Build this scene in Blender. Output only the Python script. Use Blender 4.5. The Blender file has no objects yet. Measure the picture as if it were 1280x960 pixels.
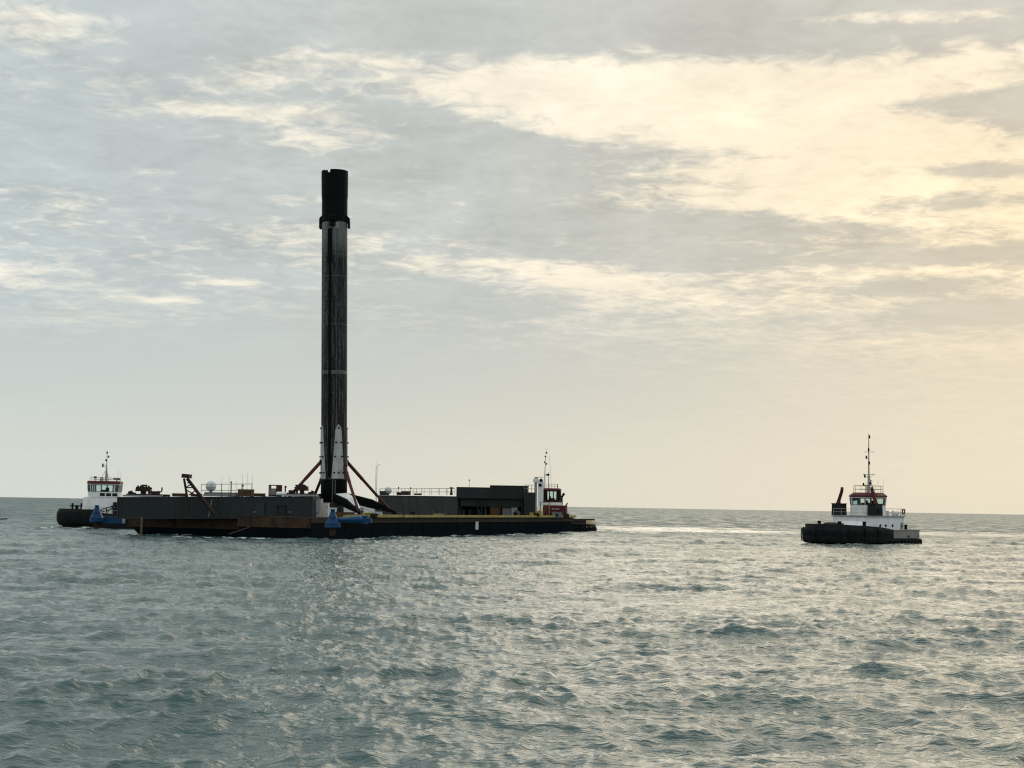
import bpy, math, random
import numpy as np
from mathutils import Vector, Matrix

S = bpy.context.scene
random.seed(7)
RAD = math.radians

# ---------------------------------------------------------------- camera
FPX = 1913.0            # focal length in pixels of a 1280 px wide picture
CAM_H = 4.4
PITCH = math.atan(152.0 / FPX)
ROLL = RAD(0.985)
cam_data = bpy.data.cameras.new('camera')
cam = bpy.data.objects.new('camera', cam_data)
S.collection.objects.link(cam)
S.camera = cam
cam_data.sensor_width = 36.0
cam_data.lens = 36.0 * FPX / 1280.0
cam_data.clip_start = 0.5
cam_data.clip_end = 40000.0
cam.matrix_world = (Matrix.Translation((0, 0, CAM_H)) @ Matrix.Rotation(math.pi / 2 + PITCH, 4, 'X')
                    @ Matrix.Rotation(ROLL, 4, 'Z'))

# ---------------------------------------------------------------- exposure
S.view_settings.view_transform = 'Standard'
S.view_settings.look = 'None'
S.view_settings.exposure = 0.12
S.view_settings.gamma = 1.0
S.view_settings.use_curve_mapping = False
S.cycles.use_denoising = True
S.cycles.max_bounces = 6
S.cycles.filter_width = 1.2
S.cycles.sample_clamp_indirect = 6.0

# ---------------------------------------------------------------- sky
SUN_AZ, SUN_EL = 25.0, 19.0       # degrees, azimuth clockwise from +Y
world = bpy.data.worlds.new('World')
S.world = world
world.use_nodes = True
nt = world.node_tree
nt.nodes.clear()
NL = nt.links


def nd(tp, **kw):
    n = nt.nodes.new(tp)
    for k, v in kw.items():
        setattr(n, k, v)
    return n


def put(sock, v):
    if isinstance(v, bpy.types.NodeSocket):
        nt.links.new(v, sock)
    else:
        sock.default_value = v


def M(op, a, b=0.0, c=0.0, clamp=False):
    n = nd('ShaderNodeMath', operation=op, use_clamp=clamp)
    put(n.inputs[0], a); put(n.inputs[1], b); put(n.inputs[2], c)
    return n.outputs[0]


def VM(op, a, b=(0, 0, 0), c=(0, 0, 0)):
    n = nd('ShaderNodeVectorMath', operation=op)
    put(n.inputs[0], a); put(n.inputs[1], b)
    if op == 'MULTIPLY_ADD':
        put(n.inputs[2], c)
    return n.outputs['Value'] if op in ('DOT_PRODUCT', 'LENGTH') else n.outputs['Vector']


def ramp01(v, a, b):
    n = nd('ShaderNodeMapRange', interpolation_type='SMOOTHSTEP')
    put(n.inputs['Value'], v); put(n.inputs['From Min'], a); put(n.inputs['From Max'], b)
    return n.outputs['Result']


def mixc(f, a, b):
    n = nd('ShaderNodeMix', data_type='RGBA')
    put(n.inputs[0], f); put(n.inputs[6], a); put(n.inputs[7], b)
    return n.outputs[2]


def noise(vec, scale, detail=6.0, rough=0.55, dist=0.0):
    n = nd('ShaderNodeTexNoise')
    put(n.inputs['Vector'], vec)
    n.inputs['Scale'].default_value = scale
    n.inputs['Detail'].default_value = detail
    n.inputs['Roughness'].default_value = rough
    n.inputs['Distortion'].default_value = dist
    return n


sky = nd('ShaderNodeTexSky', sky_type='NISHITA')
sky.sun_disc = False
sky.sun_elevation = RAD(SUN_EL)
sky.sun_rotation = RAD(SUN_AZ)
sky.air_density = 1.0
sky.dust_density = 2.0

tc = nd('ShaderNodeTexCoord')
d = VM('NORMALIZE', tc.outputs['Generated'])
sep = nd('ShaderNodeSeparateXYZ'); put(sep.inputs[0], d)
dx, dy, dz = sep.outputs
AZ = M('MULTIPLY', M('ARCTAN2', dx, dy), 57.2958)          # degrees right of +Y
EL = M('MULTIPLY', M('ARCSINE', dz), 57.2958)              # degrees above the horizon
zc = M('ADD', M('MAXIMUM', dz, 0.0), 0.10)
cx = M('DIVIDE', dx, zc)
cy = M('DIVIDE', dy, zc)
comb = nd('ShaderNodeCombineXYZ'); put(comb.inputs[0], cx); put(comb.inputs[1], cy); put(comb.inputs[2], 3.7)
P = comb.outputs[0]                                        # the cloud layer seen as a plane overhead

# angle plane, edges broken up by noise
warp = noise(P, 1.3, 5.0, 0.6)
wv = VM('MULTIPLY_ADD', warp.outputs['Color'], (3.4, 0.9, 0), (-1.7, -0.45, 0))
ang = nd('ShaderNodeCombineXYZ'); put(ang.inputs[0], AZ); put(ang.inputs[1], EL)
Q = VM('ADD', ang.outputs[0], wv)

# broad banks of cloud (negative: thick grey) and breaks (positive: thin, bright)
BANKS = [
    # the heavy shelf along the top, its slots of light
    (10.0, 19.8, 17.0, 2.45, -2.3), (14.6, 17.75, 3.0, 0.30, 1.55), (11.3, 17.8, 1.6, 0.25, 0.7), (-4.0, 19.2, 6.0, 1.6, -0.9),
    # the wide bright break under it
    (8.5, 15.2, 10.5, 1.15, 1.35), (12.0, 12.6, 8.5, 2.2, 0.60), (16.0, 10.2, 7.0, 3.0, 0.30),
    (12.5, 13.2, 9.0, 3.6, 0.30), (5.0, 15.0, 6.0, 0.8, 0.35),
    # grey rafts across the middle
    (-1.2, 13.3, 3.4, 0.60, -1.2), (6.8, 13.0, 3.2, 0.34, -0.75), (4.6, 12.0, 3.4, 0.40, -0.55), (9.0, 14.4, 2.8, 0.20, -0.6),
    (0.0, 10.9, 6.5, 1.1, -0.55), (8.5, 10.3, 5.5, 0.42, -1.0), (7.0, 9.3, 5.5, 0.42, -0.85), (-3.0, 8.0, 4.0, 0.6, -0.6),
    (-4.8, 14.6, 1.3, 0.45, -0.9), (18.7, 14.4, 2.2, 0.75, -2.3), (15.0, 14.6, 1.8, 0.30, -1.2), (17.0, 12.2, 2.6, 0.24, -1.3), (16.0, 11.2, 2.4, 0.24, -1.2),
    (17.0, 9.4, 4.0, 0.35, -1.5), (14.8, 8.2, 2.2, 0.28, -1.2), (18.0, 7.2, 3.2, 0.35, -1.3),
    # scattered light on the left
    (-10.2, 15.5, 2.6, 0.35, 0.55), (-9.2, 14.3, 2.6, 0.30, 0.6), (-7.4, 13.4, 2.4, 0.35, 0.7), (-11.6, 14.2, 2.2, 0.25, 0.6), (-7.3, 16.3, 2.0, 0.35, 0.35),
    (-9.2, 14.9, 3.0, 0.22, -0.4), (-8.0, 15.5, 2.0, 0.25, -0.35), (-10.0, 13.7, 2.0, 0.2, -0.35),
    (-17.6, 16.8, 2.0, 0.5, 0.8), (-18.0, 14.6, 1.6, 0.3, 0.3), (-14.5, 12.0, 9.0, 2.6, -0.55), (-13.0, 16.9, 3.0, 0.9, -0.4),
    (-7.8, 11.1, 1.3, 0.22, 0.9), (0.2, 9.0, 2.8, 0.28, 0.9), (2.6, 8.4, 3.2, 0.30, 0.8), (-10.0, 8.0, 1.5, 0.13, 0.8), (-12.9, 7.3, 1.7, 0.13, 0.7), (-18.7, 7.9, 2.0, 0.32, 0.7),
    (-9.0, 4.8, 14.0, 2.4, -0.5), (-15.5, 6.6, 2.4, 0.3, 0.35),
]
bias = 0.0
for a0, e0, sa, se, w in BANKS:
    q = VM('MULTIPLY_ADD', Q, (1 / sa, 1 / se, 0), (-a0 / sa, -e0 / se, 0))
    g = M('POWER', 0.5, VM('DOT_PRODUCT', q, q))
    bias = M('MULTIPLY_ADD', g, w, bias)

n1 = noise(P, 2.3, 9.0, 0.58, 0.35)
n2 = noise(VM('MULTIPLY', P, (1.0, 1.25, 1.0)), 6.3, 7.0, 0.58, 0.45)
n3 = noise(VM('MULTIPLY', P, (1.0, 1.0, 1.0)), 16.0, 6.0, 0.60, 0.6)
fb = M('ADD', M('MULTIPLY', M('SUBTRACT', n1.outputs[0], 0.5), 2.0), M('MULTIPLY', M('SUBTRACT', n2.outputs[0], 0.5), 2.8))
fb = M('ADD', fb, M('MULTIPLY', M('SUBTRACT', n3.outputs[0], 0.5), 2.6))
calm = ramp01(EL, 4.0, 10.5)                                # the layer blurs into haze near the horizon
gap = ramp01(M('ADD', M('MULTIPLY', fb, M('MULTIPLY_ADD', calm, 0.66, 0.12)), bias), -0.42, 0.74)
relief = M('MULTIPLY', M('ADD', M('SUBTRACT', n3.outputs[0], 0.5), M('MULTIPLY', M('SUBTRACT', noise(VM('MULTIPLY', P, (1.0, 0.9, 1.0)), 3.1, 6.0, 0.6, 0.6).outputs[0], 0.5), 2.2)), M('MULTIPLY', calm, 0.27))

# brightening towards the veiled sun
sd = (math.sin(RAD(SUN_AZ)) * math.cos(RAD(SUN_EL)), math.cos(RAD(SUN_AZ)) * math.cos(RAD(SUN_EL)), math.sin(RAD(SUN_EL)))
cosg = VM('DOT_PRODUCT', d, sd)
glow = M('POWER', M('MAXIMUM', cosg, 0.0), 5.5)
glow2 = M('POWER', M('MAXIMUM', cosg, 0.0), 26.0)
grey = mixc(glow, (0.49, 0.56, 0.58, 1), (0.56, 0.54, 0.475, 1))
thin = mixc(glow, (0.82, 0.80, 0.71, 1), (0.95, 0.84, 0.65, 1))
cloud = mixc(gap, grey, thin)
haze_c = mixc(M('POWER', M('MAXIMUM', cosg, 0.0), 5.0), (0.60, 0.655, 0.62, 1), (0.80, 0.685, 0.495, 1))
hz = ramp01(EL, 8.0, -1.0)
cloud = mixc(M('MULTIPLY', hz, 0.85), cloud, haze_c)
low = mixc(M('MULTIPLY', glow2, M('MULTIPLY', ramp01(EL, 18.0, 9.0), ramp01(EL, 0.0, 6.0))), (1, 1, 1, 1), (1.07, 0.93, 0.72, 1))
n = nd('ShaderNodeMix', data_type='RGBA', blend_type='MULTIPLY'); n.inputs[0].default_value = 1.0
put(n.inputs[6], cloud); put(n.inputs[7], low); cloud = n.outputs[2]
# overcast is brighter overhead
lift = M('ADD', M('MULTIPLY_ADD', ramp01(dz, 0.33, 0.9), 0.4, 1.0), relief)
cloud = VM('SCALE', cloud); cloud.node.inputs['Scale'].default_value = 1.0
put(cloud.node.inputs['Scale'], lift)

bg1 = nd('ShaderNodeBackground'); put(bg1.inputs['Color'], sky.outputs[0]); bg1.inputs['Strength'].default_value = 0.05
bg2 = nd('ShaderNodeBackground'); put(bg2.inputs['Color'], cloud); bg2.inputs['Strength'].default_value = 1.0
mx = nd('ShaderNodeMixShader'); mx.inputs[0].default_value = 0.96
put(mx.inputs[1], bg1.outputs[0]); put(mx.inputs[2], bg2.outputs[0])
wo = nd('ShaderNodeOutputWorld'); put(wo.inputs['Surface'], mx.outputs[0])

# ---------------------------------------------------------------- sun behind thin cloud
sl = bpy.data.lights.new('sun', 'SUN')
sl.energy = 0.5
sl.angle = RAD(55.0)
sl.color = (1.0, 0.86, 0.66)
sun = bpy.data.objects.new('sun', sl)
S.collection.objects.link(sun)
sun.location = (60, 200, 80)
sun.rotation_euler = Vector(sd).to_track_quat('Z', 'Y').to_euler()

# ================================================================ helpers
COL = S.collection
CAMM = cam.matrix_world.copy()


def W(px, py, Y):
    """world point at depth Y seen where the photograph (1280 x 960) has (px, py)"""
    v = CAMM.to_3x3() @ Vector(((px - 640.0) / FPX, (480.0 - py) / FPX, -1.0))
    return CAMM.translation + v * (Y / v.y)


class MB:
    """collects simple solids; build() links them as one mesh object"""
    def __init__(self):
        self.v = []; self.f = []; self.s = []

    def add(self, vs, fs, smooth=False):
        o = len(self.v)
        self.v += [tuple(p) for p in vs]
        self.f += [tuple(i + o for i in f) for f in fs]
        self.s += [smooth] * len(fs)
        return self

    def bx(self, x0, x1, y0, y1, z0, z1):
        vs = [(x, y, z) for z in (z0, z1) for y in (y0, y1) for x in (x0, x1)]
        return self.add(vs, [(0, 2, 3, 1), (4, 5, 7, 6), (0, 1, 5, 4), (2, 6, 7, 3), (0, 4, 6, 2), (1, 3, 7, 5)])

    def box(self, c, size, rz=0.0, ry=0.0, rx=0.0, top=1.0):
        m = Matrix.Translation(c) @ Matrix.Rotation(rz, 4, 'Z') @ Matrix.Rotation(ry, 4, 'Y') @ Matrix.Rotation(rx, 4, 'X')
        a, b, h = size[0] / 2, size[1] / 2, size[2] / 2
        vs = [m @ Vector((x * (top if z > 0 else 1), y * (top if z > 0 else 1), z)) for z in (-h, h) for y in (-b, b) for x in (-a, a)]
        return self.add(vs, [(0, 2, 3, 1), (4, 5, 7, 6), (0, 1, 5, 4), (2, 6, 7, 3), (0, 4, 6, 2), (1, 3, 7, 5)])

    def tube(self, p0, p1, r0, r1=None, n=8, cap=True):
        p0, p1 = Vector(p0), Vector(p1)
        r1 = r0 if r1 is None else r1
        ax = (p1 - p0).normalized()
        u = ax.cross(Vector((0, 0, 1)) if abs(ax.z) < 0.9 else Vector((1, 0, 0))).normalized()
        w = ax.cross(u)
        vs = []
        for p, r in ((p0, r0), (p1, r1)):
            for k in range(n):
                t = 2 * math.pi * (k + 0.5) / n
                vs.append(p + u * (r * math.cos(t)) + w * (r * math.sin(t)))
        self.add(vs, [(k, (k + 1) % n, n + (k + 1) % n, n + k) for k in range(n)], n > 5)
        if cap:
            self.add(vs, [tuple(range(n - 1, -1, -1)), tuple(range(n, 2 * n))])
        return self

    def path(self, pts, r, n=8):
        for a, b in zip(pts, pts[1:]):
            self.tube(a, b, r, None, n)
        return self

    def lathe(self, prof, c=(0, 0, 0), n=24, smooth=True, cap=True, a0=0.0):
        c = Vector(c)
        vs = []
        for r, z in prof:
            for k in range(n):
                t = a0 + 2 * math.pi * k / n
                vs.append(c + Vector((r * math.cos(t), r * math.sin(t), z)))
        fs = []
        for i in range(len(prof) - 1):
            for k in range(n):
                fs.append((i * n + k, i * n + (k + 1) % n, (i + 1) * n + (k + 1) % n, (i + 1) * n + k))
        self.add(vs, fs, smooth)
        if cap:
            self.add(vs, [tuple(range(n - 1, -1, -1)), tuple(range((len(prof) - 1) * n, len(prof) * n))])
        return self

    def sphere(self, c, r, n=16, m=10, sz=1.0, z0=-1.0):
        prof = []
        for i in range(m + 1):
            t = -math.pi / 2 + math.pi * i / m
            z = math.sin(t)
            if z < z0:
                continue
            prof.append((max(r * math.cos(t), r * 0.02), r * sz * z))
        return self.lathe(prof, c, n)

    def prism(self, poly, z0, z1, top=1.0, ctr=None):
        n = len(poly)
        cx = sum(p[0] for p in poly) / n if ctr is None else ctr[0]
        cy = sum(p[1] for p in poly) / n if ctr is None else ctr[1]
        vs = [(x, y, z0) for x, y in poly] + [(cx + (x - cx) * top, cy + (y - cy) * top, z1) for x, y in poly]
        return self.add(vs, [(k, (k + 1) % n, n + (k + 1) % n, n + k) for k in range(n)]
                        + [tuple(range(n - 1, -1, -1)), tuple(range(n, 2 * n))])

    def torus(self, c, R, r, axis=(0, 1, 0), n=14, m=7):
        q = Vector(axis).to_track_quat('Z', 'Y')
        vs = []
        for i in range(n):
            t = 2 * math.pi * i / n
            for j in range(m):
                p = 2 * math.pi * j / m
                vs.append(Vector(c) + q @ Vector(((R + r * math.cos(p)) * math.cos(t), (R + r * math.cos(p)) * math.sin(t), r * math.sin(p))))
        return self.add(vs, [(i * m + j, ((i + 1) % n) * m + j, ((i + 1) % n) * m + (j + 1) % m, i * m + (j + 1) % m) for i in range(n) for j in range(m)], True)

    def mesh(self, name, mat):
        me = bpy.data.meshes.new(name)
        me.from_pydata(self.v, [], self.f)
        me.polygons.foreach_set('use_smooth', self.s)
        if mat is not None:
            me.materials.append(mat)
        me.update()
        return me

    def build(self, name, mat, parent=None, label=None, kind=None, loc=None, rot=None):
        o = bpy.data.objects.new(name, self.mesh(name, mat))
        COL.objects.link(o)
        if parent is not None:
            o.parent = parent
        if loc is not None:
            o.location = loc
        if rot is not None:
            o.rotation_euler = rot
        if label:
            o['label'] = label
        if kind:
            o['kind'] = kind
        return o


def thing(name, label, cat, loc=(0, 0, 0), rz=0.0, group=None):
    o = bpy.data.objects.new(name, None)
    COL.objects.link(o)
    o.empty_display_size = 0.3
    o.location = loc
    o.rotation_euler = (0, 0, rz)
    o['label'] = label
    o['category'] = cat
    if group:
        o['group'] = group
    return o


def tag(o, label, cat, group=None):
    o['label'] = label
    o['category'] = cat
    if group:
        o['group'] = group
    return o


def copy_part(o, parent, loc=None, rot=None, label=None):
    c = o.copy()
    COL.objects.link(c)
    c.parent = parent
    if loc is not None:
        c.location = loc
    if rot is not None:
        c.rotation_euler = rot
    if 'label' in c and label is None:
        del c['label']
    if label:
        c['label'] = label
    return c


# ---------------------------------------------------------------- materials
MATS = {}


def mat(name, col, rough=0.6, metal=0.0, dirt=0.35, dcol=None, scale=1.2, streak=1.0, bump=0.08, spec=0.2):
    """paint or metal with procedural grime; streak > 1 stretches the grime downwards"""
    global nt
    if name in MATS:
        return MATS[name]
    m = bpy.data.materials.new(name)
    m.use_nodes = True
    old = nt
    nt = m.node_tree
    bs = nt.nodes['Principled BSDF']
    t = nd('ShaderNodeTexCoord')
    geo = nd('ShaderNodeNewGeometry')
    v = VM('MULTIPLY', geo.outputs['Position'], (1.0, 1.0, 1.0 / streak))
    a = noise(v, scale, 7.0, 0.62, 0.3)
    b = noise(v, scale * 7.3, 4.0, 0.6)
    s = M('ADD', M('MULTIPLY', a.outputs[0], 0.75), M('MULTIPLY', b.outputs[0], 0.25))
    f = M('MULTIPLY', ramp01(s, 0.40, 0.66), dirt)
    dc = dcol if dcol else tuple(c * 0.45 for c in col)
    put(bs.inputs['Base Color'], mixc(f, (*col, 1), (*dc, 1)))
    bs.inputs['Roughness'].default_value = rough
    bs.inputs['Metallic'].default_value = metal
    bs.inputs['Specular IOR Level'].default_value = spec
    if bump > 0:
        bp = nd('ShaderNodeBump')
        bp.inputs['Strength'].default_value = bump
        bp.inputs['Distance'].default_value = 0.05
        put(bp.inputs['Height'], b.outputs[0])
        put(bs.inputs['Normal'], bp.outputs[0])
    nt = old
    MATS[name] = m
    return m


def mat_hull(name, bands, dirt=0.5, rough=0.65):
    """ship side painted in horizontal bands: [(z_top, colour, rust), ...] from the waterline up"""
    global nt
    m = bpy.data.materials.new(name)
    m.use_nodes = True
    old = nt
    nt = m.node_tree
    bs = nt.nodes['Principled BSDF']
    geo = nd('ShaderNodeNewGeometry')
    sp = nd('ShaderNodeSeparateXYZ'); put(sp.inputs[0], geo.outputs['Position'])
    nz = noise(VM('MULTIPLY', geo.outputs['Position'], (1, 1, 0.22)), 0.9, 7.0, 0.65, 0.4)
    nf = noise(geo.outputs['Position'], 6.0, 5.0, 0.6)
    z = M('ADD', sp.outputs[2], M('MULTIPLY', M('SUBTRACT', nf.outputs[0], 0.5), 0.22))
    col = None
    for zt, c, r in bands:
        rust = M('MULTIPLY', ramp01(nz.outputs[0], 0.42, 0.66), r)
        cc = mixc(rust, (*c, 1), (0.020, 0.014, 0.010, 1))
        col = cc if col is None else mixc(M('MULTIPLY', M('GREATER_THAN', z, prev), 1.0), col, cc)
        prev = zt
    put(bs.inputs['Base Color'], col)
    bs.inputs['Roughness'].default_value = rough
    bs.inputs['Specular IOR Level'].default_value = 0.0
    bp = nd('ShaderNodeBump'); bp.inputs['Strength'].default_value = 0.25; bp.inputs['Distance'].default_value = 0.06
    put(bp.inputs['Height'], nz.outputs[0]); put(bs.inputs['Normal'], bp.outputs[0])
    nt = old
    return m


def mat_glass(name, tint=(0.75, 0.85, 0.85)):
    global nt
    m = bpy.data.materials.new(name)
    m.use_nodes = True
    old = nt
    nt = m.node_tree
    nt.nodes.clear()
    tr = nd('ShaderNodeBsdfTransparent'); tr.inputs[0].default_value = (*tint, 1)
    gl = nd('ShaderNodeBsdfGlossy'); gl.inputs['Roughness'].default_value = 0.03
    lw = nd('ShaderNodeFresnel'); lw.inputs[0].default_value = 1.5
    mxs = nd('ShaderNodeMixShader'); put(mxs.inputs[0], lw.outputs[0]); put(mxs.inputs[1], tr.outputs[0]); put(mxs.inputs[2], gl.outputs[0])
    o = nd('ShaderNodeOutputMaterial'); put(o.inputs[0], mxs.outputs[0])
    nt = old
    return m


M_WHITE = mat('white_paint', (0.80, 0.82, 0.85), 0.45, 0, 0.45, (0.46, 0.45, 0.42), 1.1, 4.0)
M_OFFW = mat('weathered_white_paint', (0.55, 0.56, 0.54), 0.6, 0, 0.6, (0.30, 0.26, 0.20), 1.5, 4.0)
M_BLACK = mat('black_paint', (0.009, 0.011, 0.014), 0.55, 0, 0.5, (0.020, 0.017, 0.015), 1.4, 3.0)
M_RUBBER = mat('black_rubber', (0.006, 0.0075, 0.009), 0.8, 0, 0.5, (0.026, 0.026, 0.025), 2.2, 2.5, 0.5, 0.1)
M_RED = mat('maroon_paint', (0.10, 0.013, 0.018), 0.5, 0, 0.5, (0.055, 0.012, 0.012), 1.6, 3.0)
M_ORRED = mat('red_oxide_paint', (0.085, 0.014, 0.012), 0.5, 0, 0.4, (0.10, 0.014, 0.012), 2.0, 3.0)
M_DKRED = mat('dark_rust_red_paint', (0.030, 0.009, 0.010), 0.55, 0, 0.5, (0.014, 0.007, 0.007), 2.0)
M_RUST = mat('rusty_steel', (0.058, 0.031, 0.017), 0.8, 0, 1.0, (0.009, 0.009, 0.009), 0.8, 1.6, 0.3)
M_BROWN = mat('dark_brown_steel', (0.024, 0.020, 0.016), 0.75, 0, 0.6, (0.02, 0.015, 0.013), 2.0, 1.0, 0.2)
M_WALL = mat('dark_slate_wall_paint', (0.026, 0.034, 0.040), 0.6, 0, 0.6, (0.024, 0.020, 0.018), 0.8, 5.0)
M_WALL2 = mat('slate_container_paint', (0.055, 0.060, 0.064), 0.6, 0, 0.6, (0.036, 0.032, 0.030), 0.8, 5.0)
M_OLIVE = mat('dark_olive_paint', (0.020, 0.028, 0.026), 0.65, 0, 0.6, (0.013, 0.016, 0.014), 1.0, 3.0)
M_GREY = mat('mid_grey_paint', (0.16, 0.17, 0.17), 0.55, 0, 0.5, (0.12, 0.11, 0.10), 1.5, 3.0)
M_LGREY = mat('light_grey_paint', (0.30, 0.30, 0.30), 0.6, 0, 0.5, (0.22, 0.20, 0.18), 1.6, 3.0)
M_DARK = mat('dark_interior', (0.012, 0.014, 0.014), 0.8, 0, 0.4)
M_STEEL = mat('galvanised_steel', (0.20, 0.20, 0.19), 0.5, 0.3, 0.5, (0.11, 0.10, 0.09), 3.0)
M_MAST = mat('grey_white_mast_paint', (0.42, 0.42, 0.42), 0.5, 0, 0.5, (0.25, 0.23, 0.21), 3.0)
M_BLUE = mat('bright_blue_paint', (0.006, 0.052, 0.145), 0.4, 0, 0.5, (0.004, 0.034, 0.10), 1.2, 3.0)
M_YEL = mat('yellow_paint', (0.36, 0.27, 0.045), 0.6, 0, 0.6, (0.15, 0.11, 0.04), 1.6, 2.0)
M_DYEL = mat('worn_yellow_deck_paint', (0.36, 0.30, 0.10), 0.75, 0, 0.7, (0.13, 0.10, 0.05), 1.4)
M_ORANGE = mat('rusty_orange_paint', (0.10, 0.050, 0.020), 0.7, 0, 0.7, (0.06, 0.035, 0.018), 1.6, 2.0)
M_TAN = mat('tan_weathered_timber', (0.10, 0.080, 0.05), 0.85, 0, 0.6, (0.10, 0.075, 0.045), 2.2, 5.0)
M_CREAM = mat('cream_paint', (0.50, 0.40, 0.24), 0.55, 0, 0.5, (0.26, 0.19, 0.11), 1.6, 3.0)
M_DECK = mat('steel_deck', (0.060, 0.060, 0.055), 0.8, 0, 0.7, (0.10, 0.065, 0.035), 0.35, 1.0, 0.2)
M_DOME = mat('radome_plastic', (0.62, 0.65, 0.70), 0.4, 0, 0.25, (0.45, 0.46, 0.48), 2.0)
M_ROPE = mat('faded_red_rope', (0.09, 0.04, 0.035), 0.9, 0, 0.4)
M_GLASS = mat_glass('window_glass')

# ================================================================ the sea
# barge frame: corner nearest the camera, u to the left along the near end, v away along the side
BC = Vector((-22.7, 181.0)); BU = Vector((-0.914, 0.406)); BV = Vector((0.406, 0.914))


def B(u, v, z):
    p = BC + BU * u + BV * v
    return Vector((p.x, p.y, z))


BARGE_PLAN = [(0, -1.5), (10, -1.5), (10, 1.5), (28.5, 1.5), (28.5, 82), (0, 82)]


def ocean_tile(N, L, wind, wdir, seed, chop, spread):
    rng = np.random.default_rng(seed)
    k1 = np.fft.fftfreq(N, L / N) * 2 * np.pi
    kx, ky = np.meshgrid(k1, k1, indexing='xy')
    k = np.hypot(kx, ky); k[0, 0] = 1e-6
    lw = wind * wind / 9.81
    c = (kx * math.cos(wdir) + ky * math.sin(wdir)) / k
    ph = np.exp(-1.0 / (k * lw) ** 2) / k ** 3.6 * (np.abs(c) ** spread + 0.04) * np.exp(-(k * 0.04) ** 2)
    ph *= np.where(c < 0, 0.35, 1.0)
    ph[0, 0] = 0
    h = (rng.standard_normal((N, N)) + 1j * rng.standard_normal((N, N))) * np.sqrt(ph)
    z = np.real(np.fft.ifft2(h))
    sc = 1.0 / z.std()
    dx = np.real(np.fft.ifft2(1j * kx / k * h)) * sc * chop
    dy = np.real(np.fft.ifft2(1j * ky / k * h)) * sc * chop
    return z * sc, dx, dy, L


def sample(tile, x, y, rot):
    z, dx, dy, L = tile
    N = z.shape[0]
    c, s = math.cos(rot), math.sin(rot)
    xr, yr = (c * x + s * y), (-s * x + c * y)
    fx, fy = (xr / L * N) % N, (yr / L * N) % N
    i, j = np.floor(fx).astype(int), np.floor(fy).astype(int)
    a, b = fx - i, fy - j
    i %= N; j %= N
    i2, j2 = (i + 1) % N, (j + 1) % N

    def bil(t):
        return (t[j, i] * (1 - a) + t[j, i2] * a) * (1 - b) + (t[j2, i] * (1 - a) + t[j2, i2] * a) * b
    Z, X, Y = bil(z), bil(dx), bil(dy)
    return Z, c * X - s * Y, s * X + c * Y


def smooth(a, b, x):
    t = np.clip((x - a) / (b - a), 0, 1)
    return t * t * (3 - 2 * t)


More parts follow.
